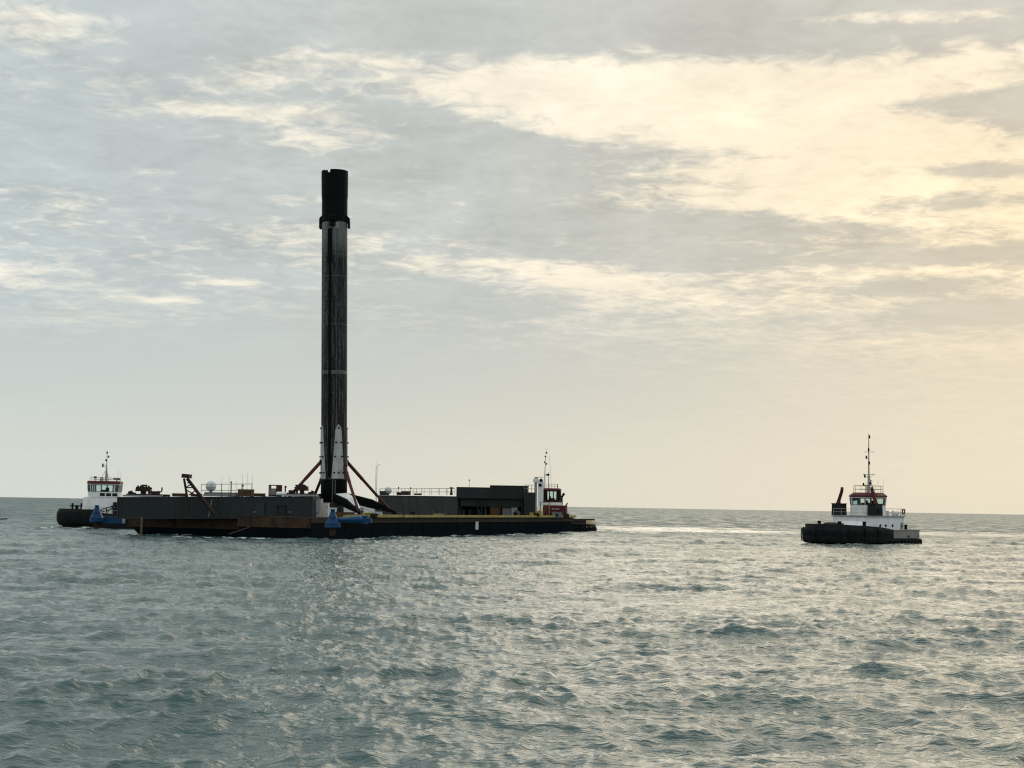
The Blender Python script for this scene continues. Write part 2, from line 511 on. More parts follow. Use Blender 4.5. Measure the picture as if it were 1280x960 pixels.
def make_sea():
    d = [3.0]
    while d[-1] < 30000:
        x = d[-1]
        st = 1.0 if x < 18 else (0.13 if x < 27 else (0.0050 * x if x < 330 else 0.0050 * x + (x - 330) * 0.05))
        d.append(x + st)
    d = np.array(d)
    th = np.concatenate([np.radians(np.linspace(-180, -31, 60)), np.radians(np.linspace(-30, 30, 1250)), np.radians(np.linspace(31, 180, 60))])
    nr, ncol = len(d), len(th)
    D, T = np.meshgrid(d, th, indexing='ij')
    X, Y = D * np.sin(T), D * np.cos(T)
    big = ocean_tile(512, 137.0, 5.0, RAD(-78), 3, 0.95, 3.0)
    mid = ocean_tile(512, 41.0, 3.0, RAD(-100), 11, 0.9, 2.0)
    sml = ocean_tile(512, 13.3, 1.6, RAD(-65), 23, 0.8, 1.5)
    inside = smooth(40, 31, np.abs(np.degrees(T)))
    Z = np.zeros_like(X); DX = np.zeros_like(X); DY = np.zeros_like(X)
    # calm, bright slick left by the tugs, right of the barge
    zn, _, _ = sample(big, X * 0.35 + 40, Y * 0.6, 0.3)
    slick = smooth(282, 305, Y + 9 * zn) * smooth(372, 340, Y + 9 * zn) * smooth(8, 26, X + 3 * zn) * (0.5 + 0.5 * smooth(64, 50, X)) * smooth(190, 130, X)
    zs, _, _ = sample(big, X * 0.9 + 13, Y * 0.22 + 70, 0.1)
    slick = slick * smooth(-1.9, 0.2, zs + 0.6)
    lull = 0.82 + 0.18 * np.clip(zn, -1.5, 1.5)
    for tile, amp, rot, far in ((big, 0.100, 0.0, 2500.0), (mid, 0.064, 0.35, 500.0), (sml, 0.032, 0.8, 220.0)):
        z, dx, dy = sample(tile, X, Y, rot)
        a = amp * inside * smooth(far * 1.5, far * 0.6, D) * (1 - 0.75 * slick) * lull
        Z += z * a; DX += dx * a; DY += dy * a
    # crest measure for foam
    steep = Z / 0.2
    # foam along the hulls
    def seg(ax, ay, bx, by):
        vx, vy = bx - ax, by - ay
        t = np.clip(((X - ax) * vx + (Y - ay) * vy) / (vx * vx + vy * vy), 0, 1)
        return np.hypot(X - ax - t * vx, Y - ay - t * vy)
    foam = np.zeros_like(X)
    fn, _, _ = sample(sml, X * 0.7 + 5, Y * 0.7, 0.2)
    fm, _, _ = sample(mid, X * 0.6, Y * 0.5 + 9, 0.9)
    pl = [B(u, v, 0) for u, v in BARGE_PLAN]
    for i in (0, 1, 2, 5):
        a, b = pl[i], pl[(i + 1) % 6]
        foam = np.maximum(foam, smooth(3.6, 0.2, seg(a.x, a.y, b.x, b.y) + 1.2 * fm))
    q = B(10, -3, 0)
    foam = np.maximum(foam, 1.2 * smooth(6.5, 1.0, np.hypot((X - q.x) * 0.6, Y - q.y) + 0.5 * fm))
    q = B(0, 20, 0)
    foam = np.maximum(foam, 1.1 * smooth(6.0, 0.5, np.hypot((X - q.x) * 0.5, Y - q.y) + 0.8 * fm))
    for (ax, ay, bx, by, w) in ((42.5, 205.0, 55.5, 212.0, 3.0), (-66, 229, -52, 232, 2.2), (-2, 271, 15, 272, 3.5)):
        foam = np.maximum(foam, 0.8 * smooth(w + 2.2, w, seg(ax, ay, bx, by) + 0.8 * fm))
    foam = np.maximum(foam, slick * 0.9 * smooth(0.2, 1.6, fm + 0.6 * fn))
    foam = np.maximum(foam, smooth(2.75, 3.6, steep) * 0.6 * inside)
    foam = 1.7 * foam * smooth(-1.0, 1.0, fn + 0.5 * fm)
    P3 = np.stack([X + DX, Y + DY, Z], axis=-1).reshape(-1, 3)
    idx = np.arange(nr * ncol).reshape(nr, ncol)
    f = np.stack([idx[:-1, :-1], idx[:-1, 1:], idx[1:, 1:], idx[1:, :-1]], axis=-1).reshape(-1, 4)[:, ::-1]
    me = bpy.data.meshes.new('sea')
    me.vertices.add(len(P3)); me.vertices.foreach_set('co', P3.astype(np.float32).ravel())
    me.loops.add(f.size); me.loops.foreach_set('vertex_index', f.astype(np.int32).ravel())
    me.polygons.add(len(f))
    me.polygons.foreach_set('loop_start', np.arange(0, f.size, 4, dtype=np.int32))
    me.polygons.foreach_set('use_smooth', np.ones(len(f), dtype=bool))
    me.update(calc_edges=True)
    at = me.attributes.new('foam', 'FLOAT', 'POINT')
    at.data.foreach_set('value', foam.astype(np.float32).ravel())
    at = me.attributes.new('unresolved', 'FLOAT', 'POINT')       # waves too short for the mesh out there
    at.data.foreach_set('value', smooth(70, 380, D).astype(np.float32).ravel())
    at = me.attributes.new('calm', 'FLOAT', 'POINT')
    at.data.foreach_set('value', slick.astype(np.float32).ravel())
    o = bpy.data.objects.new('sea', me)
    COL.objects.link(o)
    o['kind'] = 'structure'
    return o


RIP = 1.1


def mat_sea():
    global nt
    m = bpy.data.materials.new('sea_water')
    m.use_nodes = True
    nt = m.node_tree
    bs = nt.nodes['Principled BSDF']
    geo = nd('ShaderNodeNewGeometry')
    pos = geo.outputs['Position']
    n1 = noise(VM('MULTIPLY', pos, (0.6, 1.35, 1.0)), 2.3, 3.0, 0.55, 0.4)
    n2 = noise(VM('MULTIPLY', pos, (0.65, 1.3, 1.0)), 0.75, 3.0, 0.5, 0.3)
    h = M('ADD', M('MULTIPLY', n1.outputs[0], 0.34), M('MULTIPLY', n2.outputs[0], 0.5))
    n4 = noise(VM('MULTIPLY', pos, (0.6, 1.3, 1.0)), 7.0, 2.0, 0.5, 0.2)
    h = M('ADD', h, M('MULTIPLY', n4.outputs[0], 0.10))
    bp = nd('ShaderNodeBump'); bp.inputs['Strength'].default_value = 1.0; bp.inputs['Distance'].default_value = 0.26
    put(bp.inputs['Height'], h)
    # wind ripples: slopes given directly, so that they also act where they are too far off to resolve
    r1 = noise(VM('MULTIPLY', pos, (0.8, 1.3, 1.0)), 1.6, 3.0, 0.6)
    r2 = noise(VM('MULTIPLY_ADD', pos, (0.8, 1.3, 1.0), (31.0, 7.0, 0.0)), 0.45, 2.0, 0.5)
    rip = VM('ADD', VM('MULTIPLY_ADD', r1.outputs['Color'], (RIP, RIP * 1.25, 0), (-RIP / 2, -RIP * 1.25 / 2, 0)),
             VM('MULTIPLY_ADD', r2.outputs['Color'], (RIP * .7, RIP * .9, 0), (-RIP * .35, -RIP * .45, 0)))
    # streaks of fresher and calmer water drawn out along the wind
    wsn = noise(VM('MULTIPLY', pos, (0.16, 0.030, 1.0)), 1.0, 5.0, 0.65, 0.6)
    ws = ramp01(wsn.outputs[0], 0.36, 0.66)
    un = nd('ShaderNodeAttribute', attribute_name='unresolved')
    cal = nd('ShaderNodeAttribute', attribute_name='calm')
    rip = VM('SCALE', rip); put(rip.node.inputs['Scale'], M('MULTIPLY', M('MULTIPLY_ADD', cal.outputs['Fac'], -0.93, 1.0), M('MULTIPLY_ADD', M('MULTIPLY', un.outputs['Fac'], M('MULTIPLY_ADD', ws, 1.1, 0.5)), 0.9, 0.3)))
    nrm = VM('NORMALIZE', VM('ADD', bp.outputs[0], rip))
    at = nd('ShaderNodeAttribute', attribute_name='foam')
    fb = noise(pos, 3.0, 5.0, 0.7)
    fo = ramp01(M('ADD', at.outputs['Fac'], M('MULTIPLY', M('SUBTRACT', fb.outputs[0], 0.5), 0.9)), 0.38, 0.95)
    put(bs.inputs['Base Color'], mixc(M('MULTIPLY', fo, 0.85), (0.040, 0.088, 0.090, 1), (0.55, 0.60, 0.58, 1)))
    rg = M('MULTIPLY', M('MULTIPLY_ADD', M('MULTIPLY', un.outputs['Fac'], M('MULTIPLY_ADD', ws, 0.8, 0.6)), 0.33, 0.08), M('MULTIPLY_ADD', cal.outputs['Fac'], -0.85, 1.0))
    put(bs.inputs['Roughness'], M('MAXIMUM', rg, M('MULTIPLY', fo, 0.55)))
    bs.inputs['IOR'].default_value = 1.333
    put(bs.inputs['Normal'], nrm)
    return m


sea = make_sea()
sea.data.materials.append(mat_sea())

# ================================================================ the barge
DECK = 2.6
M_BHULL = mat_hull('barge_hull_paint', [(1.35, (0.006, 0.010, 0.014), 0.15), (2.0, (0.008, 0.011, 0.014), 0.4), (9.0, (0.022, 0.022, 0.020), 0.7)])
M_KEEL = mat('black_antifouling', (0.006, 0.010, 0.014), 0.5, 0, 0.6, (0.012, 0.010, 0.010), 0.8, 3.0, 0.15, 0.0)
barge = thing('barge', 'long flat rust streaked steel deck barge carrying the rocket stage', 'barge', B(14, 44, 0))


def L(u, v, z):
    return B(u, v, z) - barge.location


def Lp(plan, z):
    return [L(u, v, z) for u, v in plan]


m = MB()
# side shell with raked ends: rings of the plan at several heights
def plan_at(z):
    k = max(0.0, min(1.0, (DECK - 0.1 - z) / 3.6))
    rk = k * k
    pl = [(0, -1.5 + 1.4 * rk), (10, -1.5 + 1.4 * rk), (10 + 0.3 * rk, 1.5 + 1.2 * rk), (28.5 - 2.6 * rk, 1.5 + 1.2 * rk),
          (28.5 - 0.2 * rk, 82 - 15 * rk), (0, 82 - 15 * rk)]
    return pl
zs = [-1.6, -0.8, 0.0, 0.5, 0.9, 1.3, 1.8, 2.2, DECK]
rings = []
for z in zs:
    pts = [L(u, v, z) for u, v in plan_at(z)]
    # subdivide edges so the plating can be dented a little
    rr = []
    for i, p in enumerate(pts):
        q = pts[(i + 1) % 6]
        n = max(1, int((q - p).length / 2.2))
        for k in range(n):
            t = p.lerp(q, k / n)
            rr.append(t)
    rings.append(rr)
cnt = len(rings[0])
for r in rings:
    while len(r) < cnt:
        r.append(r[-1])
    del r[cnt:]
# the same number of points on every ring: rebuild from the deck ring's fractions
nseg = []
dk = [L(u, v, DECK) for u, v in plan_at(DECK)]
for i in range(6):
    nseg.append(max(1, int((dk[(i + 1) % 6] - dk[i]).length / 2.2)))
vs = []
rnd = random.Random(4)
dent = [[rnd.uniform(-0.035, 0.035) for _ in range(sum(nseg))] for _ in zs]
for zi, z in enumerate(zs):
    pts = [L(u, v, z) for u, v in plan_at(z)]
    c = 0
    for i in range(6):
        p, q = pts[i], pts[(i + 1) % 6]
        nrm = Vector((q.y - p.y, -(q.x - p.x), 0)).normalized()
        for k in range(nseg[i]):
            t = p.lerp(q, k / nseg[i])
            if k and 0 < zi < len(zs) - 1:
                t = t + nrm * dent[zi][c]
            vs.append(t); c += 1
n = sum(nseg)
fs = [(i * n + k, i * n + (k + 1) % n, (i + 1) * n + (k + 1) % n, (i + 1) * n + k) for i in range(len(zs) - 1) for k in range(n)]
fs += [tuple((len(zs) - 1) * n + k for k in range(n))]
m.add(vs, [tuple(reversed(f)) for f in fs])
m.build('hull', M_BHULL, barge)
m = MB(); m.prism([(p.x, p.y) for p in [L(u, v, 0) for u, v in [(0.3, -1.2), (9.8, -1.2), (9.8, 1.8), (28.2, 1.8), (28.2, 81.6), (0.3, 81.6)]]], DECK + 0.004, DECK + 0.03)
m.build('deck_plating', M_DECK, barge)


def ledge(u0, v0, u1, v1, z0, z1, t0, t1):
    """bar along a deck edge, from t0 outside to t1 inside"""
    a, b = L(u0, v0, 0), L(u1, v1, 0)
    d = (b - a).normalized(); nn = Vector((d.y, -d.x, 0))
    p = [a + nn * t0, b + nn * t0, b + nn * t1, a + nn * t1]
    return MB().add([(*q.xy, z0) for q in p] + [(*q.xy, z1) for q in p],
                    [(3, 2, 1, 0), (4, 5, 6, 7), (0, 1, 5, 4), (1, 2, 6, 5), (2, 3, 7, 6), (3, 0, 4, 7)])


ledge(0, 81.9, 0, 6, DECK + 0.03, DECK + 0.34, 0.02, -0.5).build('deck_edge_kerb', M_DYEL, barge, 'worn yellow kerb along the deck edge')
ledge(0, 81.9, 0, -1.4, 1.95, DECK - 0.02, 0.16, -0.1).build('rubbing_strake', M_BROWN, barge)
ledge(0, -1.5, 10, -1.5, 1.35, DECK - 0.05, 0.14, -0.1).build('rubbing_strake', M_RUST, barge, 'rusty fender strake on the near end')
ledge(10.2, 1.5, 28.5, 1.5, 0.95, 2.15, 0.14, -0.1).build('rubbing_strake', M_RUST, barge, 'rusty headlog plate on the near end')
# plate joints on the long side: vertical ribs
rb = None
for k in range(24):
    v = 3.0 + k * 3.5
    p = L(0, v, 0)
    if rb is None:
        rb = MB().box((0, 0, 1.35), (0.10, 0.16, 1.15), math.atan2(BV.y, BV.x) - math.pi / 2).build('side_rib', M_KEEL, barge, loc=(p.x + 0.02, p.y, 0))
    elif v < 66:
        copy_part(rb, barge, (p.x + 0.02, p.y, 0))
# tall pale draft boards
p = W(177, 655, 186.6) - barge.location
MB().bx(-0.13, 0.13, -0.12, 0.06, -0.6, 2.3).build('fender_post', M_TAN, barge, 'tan timber fender post on the hull', loc=(p.x, p.y, 0))
p = L(0, 44.0, 0)
MB().box((0, 0, 1.45), (0.10, 0.9, 1.15), math.atan2(BV.y, BV.x) - math.pi / 2).build('draft_board', M_OFFW, barge, 'pale grey draft mark plate on the hull', loc=(p.x + 0.12, p.y, 0))
# mooring bitts on the deck edge
bit = None
for v in (12, 26, 47, 60, 74, 80):
    p = L(0.9, v, DECK + 0.03)
    if bit is None:
        mm = MB()
        for k in (-0.35, 0.35):
            mm.lathe([(0.14, 0), (0.14, 0.62), (0.19, 0.66), (0.19, 0.74)], (k * BV.x, k * BV.y, 0), 10)
        mm.box((0, 0, 0.05), (0.4, 1.2, 0.09), math.atan2(BV.y, BV.x) - math.pi / 2)
        bit = mm.build('mooring_bitt', M_BLACK, barge, loc=p)
    else:
        copy_part(bit, barge, p)
# light stanchions along the deck edge
st = None
for px in (478, 503, 517, 545, 560, 583, 590, 602, 610, 632, 648):
    a = (px - 640) / FPX
    # where the sight line meets u = 1.6
    best = min((abs((B(1.6, v, 0).x / B(1.6, v, 0).y) - a), v) for v in [x * 0.25 for x in range(20, 350)])[1]
    p = L(1.6, best, DECK + 0.03)
    if st is None:
        st = MB().lathe([(0.045, 0), (0.035, 0.95), (0.06, 0.97), (0.06, 1.02)], (0, 0, 0), 7).build('stanchion', M_STEEL, barge, loc=p)
    else:
        copy_part(st, barge, p)


# blue thruster units bolted on the two near corners
def thruster(pw, side):
    p = pw - barge.location
    t = MB()
    # flared leg housing, wider at the foot
    sec = [(0.30, 0.34, 1.78), (0.36, 0.40, 1.45), (0.56, 0.5, 1.0), (0.82, 0.62, 0.5), (0.88, 0.66, 0.1), (0.82, 0.62, -0.05)]
    vs = []
    for a, b, z in sec:
        for k in range(8):
            q = math.pi / 4 * (k + 0.5)
            vs.append((a * 1.08 * math.cos(q), b * 1.08 * math.sin(q), z))
    fs = [(i * 8 + k, (i + 1) * 8 + k, (i + 1) * 8 + (k + 1) % 8, i * 8 + (k + 1) % 8) for i in range(5) for k in range(8)]
    t.add(vs, fs + [tuple(range(8)), tuple(40 + k for k in range(7, -1, -1))])
    h = t.build('thruster', M_BLUE, barge, 'bright blue thruster unit bolted to the hull corner', loc=p)
    MB().lathe([(0.24, 1.78), (0.24, 1.98), (0.29, 2.0), (0.29, 2.08)], (0, 0, 0), 12).build('drive_cap', M_BLUE, h)
    MB().bx(-0.7, 0.7, -0.70, -0.60, 0.38, 0.48).bx(-0.45, 0.45, -0.58, -0.44, 1.1, 1.18).build('flange', M_BLUE, h)
    MB().lathe([(0.30, -0.9), (0.36, -0.5), (0.38, -0.12)], (0, 0.1, 0), 12).build('shaft_leg', M_RUST, h)
    return h


pt = W(415.5, 659.5, 176.0)
th1 = thruster(Vector((pt.x, pt.y, pt.z)), 1)
# lying blue pod beside it
t = MB()
prof = [(0.10, -0.05), (0.34, 0.0), (0.44, 0.25), (0.44, 1.0), (0.58, 1.9), (0.66, 2.3), (0.62, 2.6), (0.4, 2.75)]
vs = []
for r, x in prof:
    for k in range(14):
        q = 2 * math.pi * k / 14
        vs.append((x, r * math.cos(q), r * 0.72 * math.sin(q)))
fs = [(i * 14 + k, i * 14 + (k + 1) % 14, (i + 1) * 14 + (k + 1) % 14, (i + 1) * 14 + k) for i in range(len(prof) - 1) for k in range(14)]
t.add(vs, [tuple(reversed(f)) for f in fs], True)
t.add(vs, [tuple(k for k in range(14)), tuple((len(prof) - 1) * 14 + k for k in range(13, -1, -1))])
pp = W(423, 650, 176.2) - barge.location
t.build('thruster_pod', M_BLUE, barge, 'smooth blue horizontal thruster pod', loc=(pp.x, pp.y, pp.z), rot=(0, RAD(-2), RAD(14)))
t = MB(); t.bx(-0.35, 0.35, -0.5, 0.6, -0.45, 0.5).bx(0.35, 0.8, -0.3, 0.5, -0.35, 0.2)
pp = W(456, 650, 177.4) - barge.location
t.build('thruster_bracket', M_BLUE, barge, loc=(pp.x, pp.y, pp.z))
pt = W(120.5, 652, 196.0)
th2 = thruster(Vector((pt.x, pt.y, pt.z)), -1)
# short outrigger that carries the far thruster
a = W(150, 650, 195.5) - barge.location; b = W(112, 650, 196.5) - barge.location
MB().box(((a.x + b.x) / 2, (a.y + b.y) / 2 + 1.4, a.z - 0.05), (abs(a.x - b.x), 1.6, 0.8), 0).build('thruster_outrigger', M_BLUE, barge, 'dark blue beam carrying the far thruster')
a2 = W(146, 643, 195.5) - barge.location
MB().path([W(127, 637, 196) - barge.location, W(147, 630.5, 196) - barge.location], 0.07).path([W(127, 640, 196) - barge.location, W(147, 634, 196) - barge.location], 0.06) \
    .path([W(133, 634.5, 196) - barge.location, W(134.5, 648, 196) - barge.location], 0.07).path([W(141, 632, 196) - barge.location, W(142, 648, 196) - barge.location], 0.09) \
    .path([W(134.5, 640, 196) - barge.location, W(141, 633, 196) - barge.location], 0.05).build('thruster_guard_rail', M_BLACK, barge)
# faded rope hanging over the near end
MB().path([W(312, 659, 180.5) - barge.location, W(300, 663, 180.2) - barge.location, W(286, 667.5, 180.0) - barge.location], 0.06, 6).build('mooring_rope', M_ROPE, barge, 'faded red rope trailing over the side')

# ================================================================ walls and containers on the deck
def px_thing(name, label, cat, px, py, Y, group=None, rz=0.0):
    p = W(px, py, Y)
    return thing(name, label, cat, p, rz, group), p


def panel_wall(root, org, length, height, depth, rz, mt, step, tilt=0.0, capmat=None, rib=0.07):
    """corrugated panels side by side in front of a plain core; local x runs along the wall"""
    core = MB().bx(0, length, 0.06, depth, 0, height - 0.06)
    core.build('wall_core', mt, root)
    n = max(1, round(length / step))
    w = length / n
    mm = MB().bx(0.012, w - 0.012, -0.02, 0.055, 0.05, height - 0.10)
    k = 0
    x = 0.10
    while x < w - 0.14:
        mm.bx(x, x + 0.09, -0.02 - rib, -0.02, 0.16, height - 0.2)
        x += 0.27
    first = mm.build('panel', mt, root)
    for i in range(1, n):
        copy_part(first, root, (i * w, 0, 0))
    MB().bx(-0.03, length + 0.03, -0.10, depth + 0.03, height - 0.10, height + 0.02).build('top_rail', capmat or mt, root)
    MB().bx(-0.03, length + 0.03, -0.09, 0.05, -0.04, 0.05).build('bottom_rail', mt, root)
    MB().bx(-0.06, 0.10, -0.12, 0.08, -0.04, height).build('corner_post', mt, root)
    MB().bx(length - 0.10, length + 0.06, -0.12, 0.08, -0.04, height).build('corner_post', mt, root)


# the long dark wall across the near end
wa = W(147, 648, 189.5); wb = W(391, 648, 183.5)
dv = wb - wa
wl = thing('blast_wall', 'long dark slate corrugated steel wall across the near end of the barge', 'wall', wa, math.atan2(dv.y, dv.x))
wl.rotation_euler = (0, -math.atan2(dv.z, dv.xy.length), math.atan2(dv.y, dv.x))
WL_H = 2.62
panel_wall(wl, wa, dv.length, WL_H, 2.4, 0, M_WALL, 1.22, rib=0.045)
MB().bx(18.2, 19.4, -0.16, 0.0, 0.0, 1.95).build('door', M_WALL, wl)
MB().bx(21.0, 21.12, -0.2, -0.05, 0.1, 1.6).bx(22.0, 22.12, -0.2, -0.05, 0.1, 1.6).bx(21.0, 22.12, -0.2, -0.05, 1.5, 1.62).build('door_frame', M_OLIVE, wl)


def on_wall(px, dpt=1.0):
    """point on the top of the long wall seen at picture column px, dpt metres behind its face"""
    t = (px - 147) / (391 - 147)
    Y = 189.5 + (183.5 - 189.5) * t + dpt
    p = W(px, 600, Y)
    top = wa.lerp(wb, t).z + WL_H + 0.022
    return Vector((p.x, p.y, top))


SCL = 10.15      # px per metre at the wall


def generator(px, label, w=5.0, flip=1, exhaust=True):
    """old diesel set on skids: engine block, radiator, manifold and pipe"""
    o = on_wall(px, 1.1)
    g = thing('deck_engine', label, 'engine', o)
    MB().bx(-w / 2, w / 2, -0.7, 0.7, 0.0, 0.22).build('base_frame', M_LGREY, g)
    MB().bx(-w * 0.42, w * 0.42, -0.55, -0.40, 0.22, 0.36).bx(-w * 0.42, w * 0.42, 0.40, 0.55, 0.22, 0.36).build('skid', M_BLACK, g)
    e = MB().box((-0.1 * flip, 0, 0.95), (w * 0.38, 0.9, 0.55), 0, 0, 0, 0.9).box((-0.1 * flip, 0, 0.58), (w * 0.12, 0.6, 0.45))
    e.box((w * 0.13 * flip, 0, 0.62), (w * 0.05, 0.7, 0.5)).build('engine_block', M_DKRED, g)
    mm = MB()
    for k in range(5):
        mm.lathe([(0.13, 0), (0.13, 0.16), (0.07, 0.2)], (-w * 0.15 + k * w * 0.065, -0.15, 1.2), 8)
    mm.build('valve_covers', M_BROWN, g)
    MB().tube((-w * 0.2, -0.3, 1.05), (w * 0.2, -0.3, 1.05), 0.09).tube((-w * 0.08, 0.1, 1.2), (-w * 0.08, 0.1, 1.42), 0.10).tube((-w * 0.08, 0.1, 1.42), (w * 0.06, 0.1, 1.42), 0.10).build('manifold', M_BROWN, g)
    MB().bx(min(w * 0.19 * flip, w * 0.37 * flip), max(w * 0.19 * flip, w * 0.37 * flip), -0.45, 0.45, 0.22, 0.72).build('fuel_tank', M_BROWN, g)
    MB().box((-w * 0.30 * flip, 0, 0.42), (w * 0.16, 0.8, 0.3), 0, RAD(14) * flip).box((-w * 0.35 * flip, 0, 0.62), (w * 0.10, 0.5, 0.12), 0, RAD(-20) * flip).build('cowling', M_DKRED, g)
    if exhaust:
        MB().path([(w * 0.33 * flip, 0, 0.7), (w * 0.40 * flip, 0, 0.62), (w * 0.43 * flip, 0, 0.75), (w * 0.435 * flip, 0, 1.2)], 0.09).build('exhaust_pipe', M_DKRED, g)
    return g


generator(181, 'dark red deck engine with upturned exhaust nearest the white tug', 5.0, 1, True)
generator(377, 'dark brown deck engine on the wall beside the rocket leg', 4.0, -1, False)

# low pale plinth and rusty boxes along the wall top
def crate(px0, px1, h, d, name, label, cat, mt, dpt=0.6, lid=None, group=None):
    a, b = on_wall(px0, dpt), on_wall(px1, dpt)
    c = (a + b) / 2
    w = abs(b.x - a.x)
    g = thing(name, label, cat, (c.x, c.y, max(a.z, b.z)), 0, group)
    MB().box((0, d / 2, h / 2 + 0.005), (w, d, h), 0, 0, 0, 0.97).build('body', mt, g)
    MB().bx(-w / 2 - 0.03, w / 2 + 0.03, -0.03, d + 0.03, h, h + 0.06).build('lid', lid or mt, g)
    rib = None
    for k in range(max(2, int(w / 0.5))):
        x = -w / 2 + (k + 0.5) * w / max(2, int(w / 0.5))
        rib = MB().bx(-0.04, 0.04, -0.05, 0.02, 0.03, h - 0.02).build('rib', mt, g, loc=(x, 0, 0)) if rib is None else copy_part(rib, g, (x, 0, 0))
    return g


crate(216, 233, 0.34, 0.9, 'storage_box', 'long low rusty steel box left of the crane boom head', 'box', M_ORANGE)
crate(204, 212, 0.22, 0.6, 'hatch_box', 'small flat black hatch box between engine and rusty box', 'box', M_BLACK)
crate(298, 316, 0.80, 1.2, 'storage_box', 'tall orange rusted steel box under the whip antennas', 'box', M_ORANGE, 0.7, M_RUST)
crate(318, 331, 0.30, 0.8, 'storage_box', 'low brown rusty box left of the red frame cabin', 'box', M_RUST)
crate(239, 252, 0.26, 0.7, 'storage_box', 'low rusty box beneath the crane boom', 'box', M_ORANGE, 0.9)

# sloped grey canopy
a, b = on_wall(254, 0.5), on_wall(297, 0.5)
g = thing('sloped_hatch', 'pale grey sloped hatch cover below the left satellite dome', 'hatch', (a.x, a.y, max(a.z, b.z)))
w = b.x - a.x
MB().add([(0, 0, 0), (w * 0.85, 0, 0), (w, 1.4, 0), (0, 1.4, 0), (0.15, 0.3, 0.42), (w, 0.3, 0.42), (w, 1.4, 0.42), (0.15, 1.4, 0.42)],
         [(3, 2, 1, 0), (4, 5, 6, 7), (0, 1, 5, 4), (1, 2, 6, 5), (2, 3, 7, 6), (3, 0, 4, 7)]).build('cover', M_GREY, g)
MB().bx(0.2, w - 0.1, 0.25, 0.31, 0.42, 0.48).build('coaming', M_LGREY, g)

# red framed cabin
a, b = on_wall(336, 0.9), on_wall(350.5, 0.9)
w = b.x - a.x
g = thing('winch_cabin', 'small dark red open fronted cabin on the wall top', 'cabin', ((a.x + b.x) / 2, a.y, max(a.z, b.z)))
h = 1.28
for x in (-w / 2 + 0.07, w / 2 - 0.07):
    for y in (0.07, 1.2):
        MB().bx(x - 0.07, x + 0.07, y - 0.07, y + 0.07, 0, h).build('corner_post', M_DKRED, g)
MB().bx(-w / 2, w / 2, 0, 1.27, h, h + 0.10).build('roof', M_BROWN, g)
MB().bx(0.18, w / 2 - 0.14, 0.02, 1.2, 0.25, h).build('side_panel', M_RED, g)
MB().bx(-w / 2 + 0.18, 0.14, 0.35, 0.9, 0.18, 0.95).box((-0.27, 0.33, 0.6), (0.34, 0.1, 0.34)).build('control_console', M_LGREY, g)
MB().bx(-w / 2, w / 2, 0, 1.27, 0.005, 0.2).build('floor_frame', M_BROWN, g)

# white lying tank
a = on_wall(345.5, 0.25); b = on_wall(359.5, 0.25)
g = thing('fuel_tank', 'short white horizontal tank in front of the red cabin', 'tank', ((a.x + b.x) / 2, a.y + 0.3, max(a.z, b.z)))
w = b.x - a.x
MB().tube((-w / 2 + 0.1, 0, 0.30), (w / 2 - 0.1, 0, 0.30), 0.24, None, 16).tube((-w / 2, 0, 0.30), (-w / 2 + 0.1, 0, 0.30), 0.15, 0.24, 16).tube((w / 2 - 0.1, 0, 0.3), (w / 2, 0, 0.3), 0.24, 0.15, 16).build('shell', M_WHITE, g)
MB().bx(-w * 0.3, -w * 0.3 + 0.12, -0.2, 0.2, 0, 0.14).build('cradle', M_BLACK, g)
MB().bx(w * 0.2, w * 0.2 + 0.12, -0.2, 0.2, 0, 0.14).build('cradle', M_BLACK, g)

# curved vent pipe
a = on_wall(357, 0.9)
g = thing('vent_pipe', 'small dark gooseneck vent pipe right of the red cabin', 'vent', a)
MB().path([(0, 0, 0), (0, 0, 0.85), (-0.03, 0, 1.0), (0.06, 0, 1.12)], 0.09).build('pipe', M_DARK, g)
MB().lathe([(0.08, 0), (0.15, 0.08), (0.13, 0.2), (0.05, 0.24)], (0.02, 0, 1.03), 10).build('cowl', M_DARK, g)


# satellite domes
def dome(pos, r, label):
    g = thing('satellite_dome', label, 'satellite dome', pos, 0, 'white satellite domes')
    MB().lathe([(r * 0.3, 0), (r * 0.3, r * 0.35), (r * 0.7, r * 0.5), (r * 0.72, r * 0.62)], (0, 0, 0), 14).build('pedestal', M_LGREY, g)
    MB().sphere((0, 0, r * 1.28), r, 20, 14, 1.08, -0.78).build('radome', M_DOME, g)
    MB().lathe([(r * 1.005, r * 1.0), (r * 1.012, r * 1.06)], (0, 0, 0), 20, True, False).build('seam_band', M_LGREY, g)
    return g


dome(on_wall(264, 1.6) + Vector((0, 0, 0.44)), 0.64, 'larger white satellite dome inside the railing on the left wall')


# railings
def railing(name_lbl, pts, h, nposts, group=None, mt=None):
    g = thing('railing', name_lbl, 'railing', pts[0], 0, group)
    o = Vector(pts[0])
    loc = [Vector(p) - o for p in pts]
    first = None
    for a, b, n in zip(loc, loc[1:], nposts):
        for k in range(n + 1):
            p = a.lerp(b, k / n)
            if first is None:
                first = MB().tube((0, 0, 0), (0, 0, h), 0.03, None, 6).build('post', mt or M_STEEL, g, loc=p)
            else:
                copy_part(first, g, p)
    for z in (h, h * 0.5):
        MB().path([p + Vector((0, 0, z)) for p in loc], 0.026, 6).build('rail', mt or M_STEEL, g)
    return g


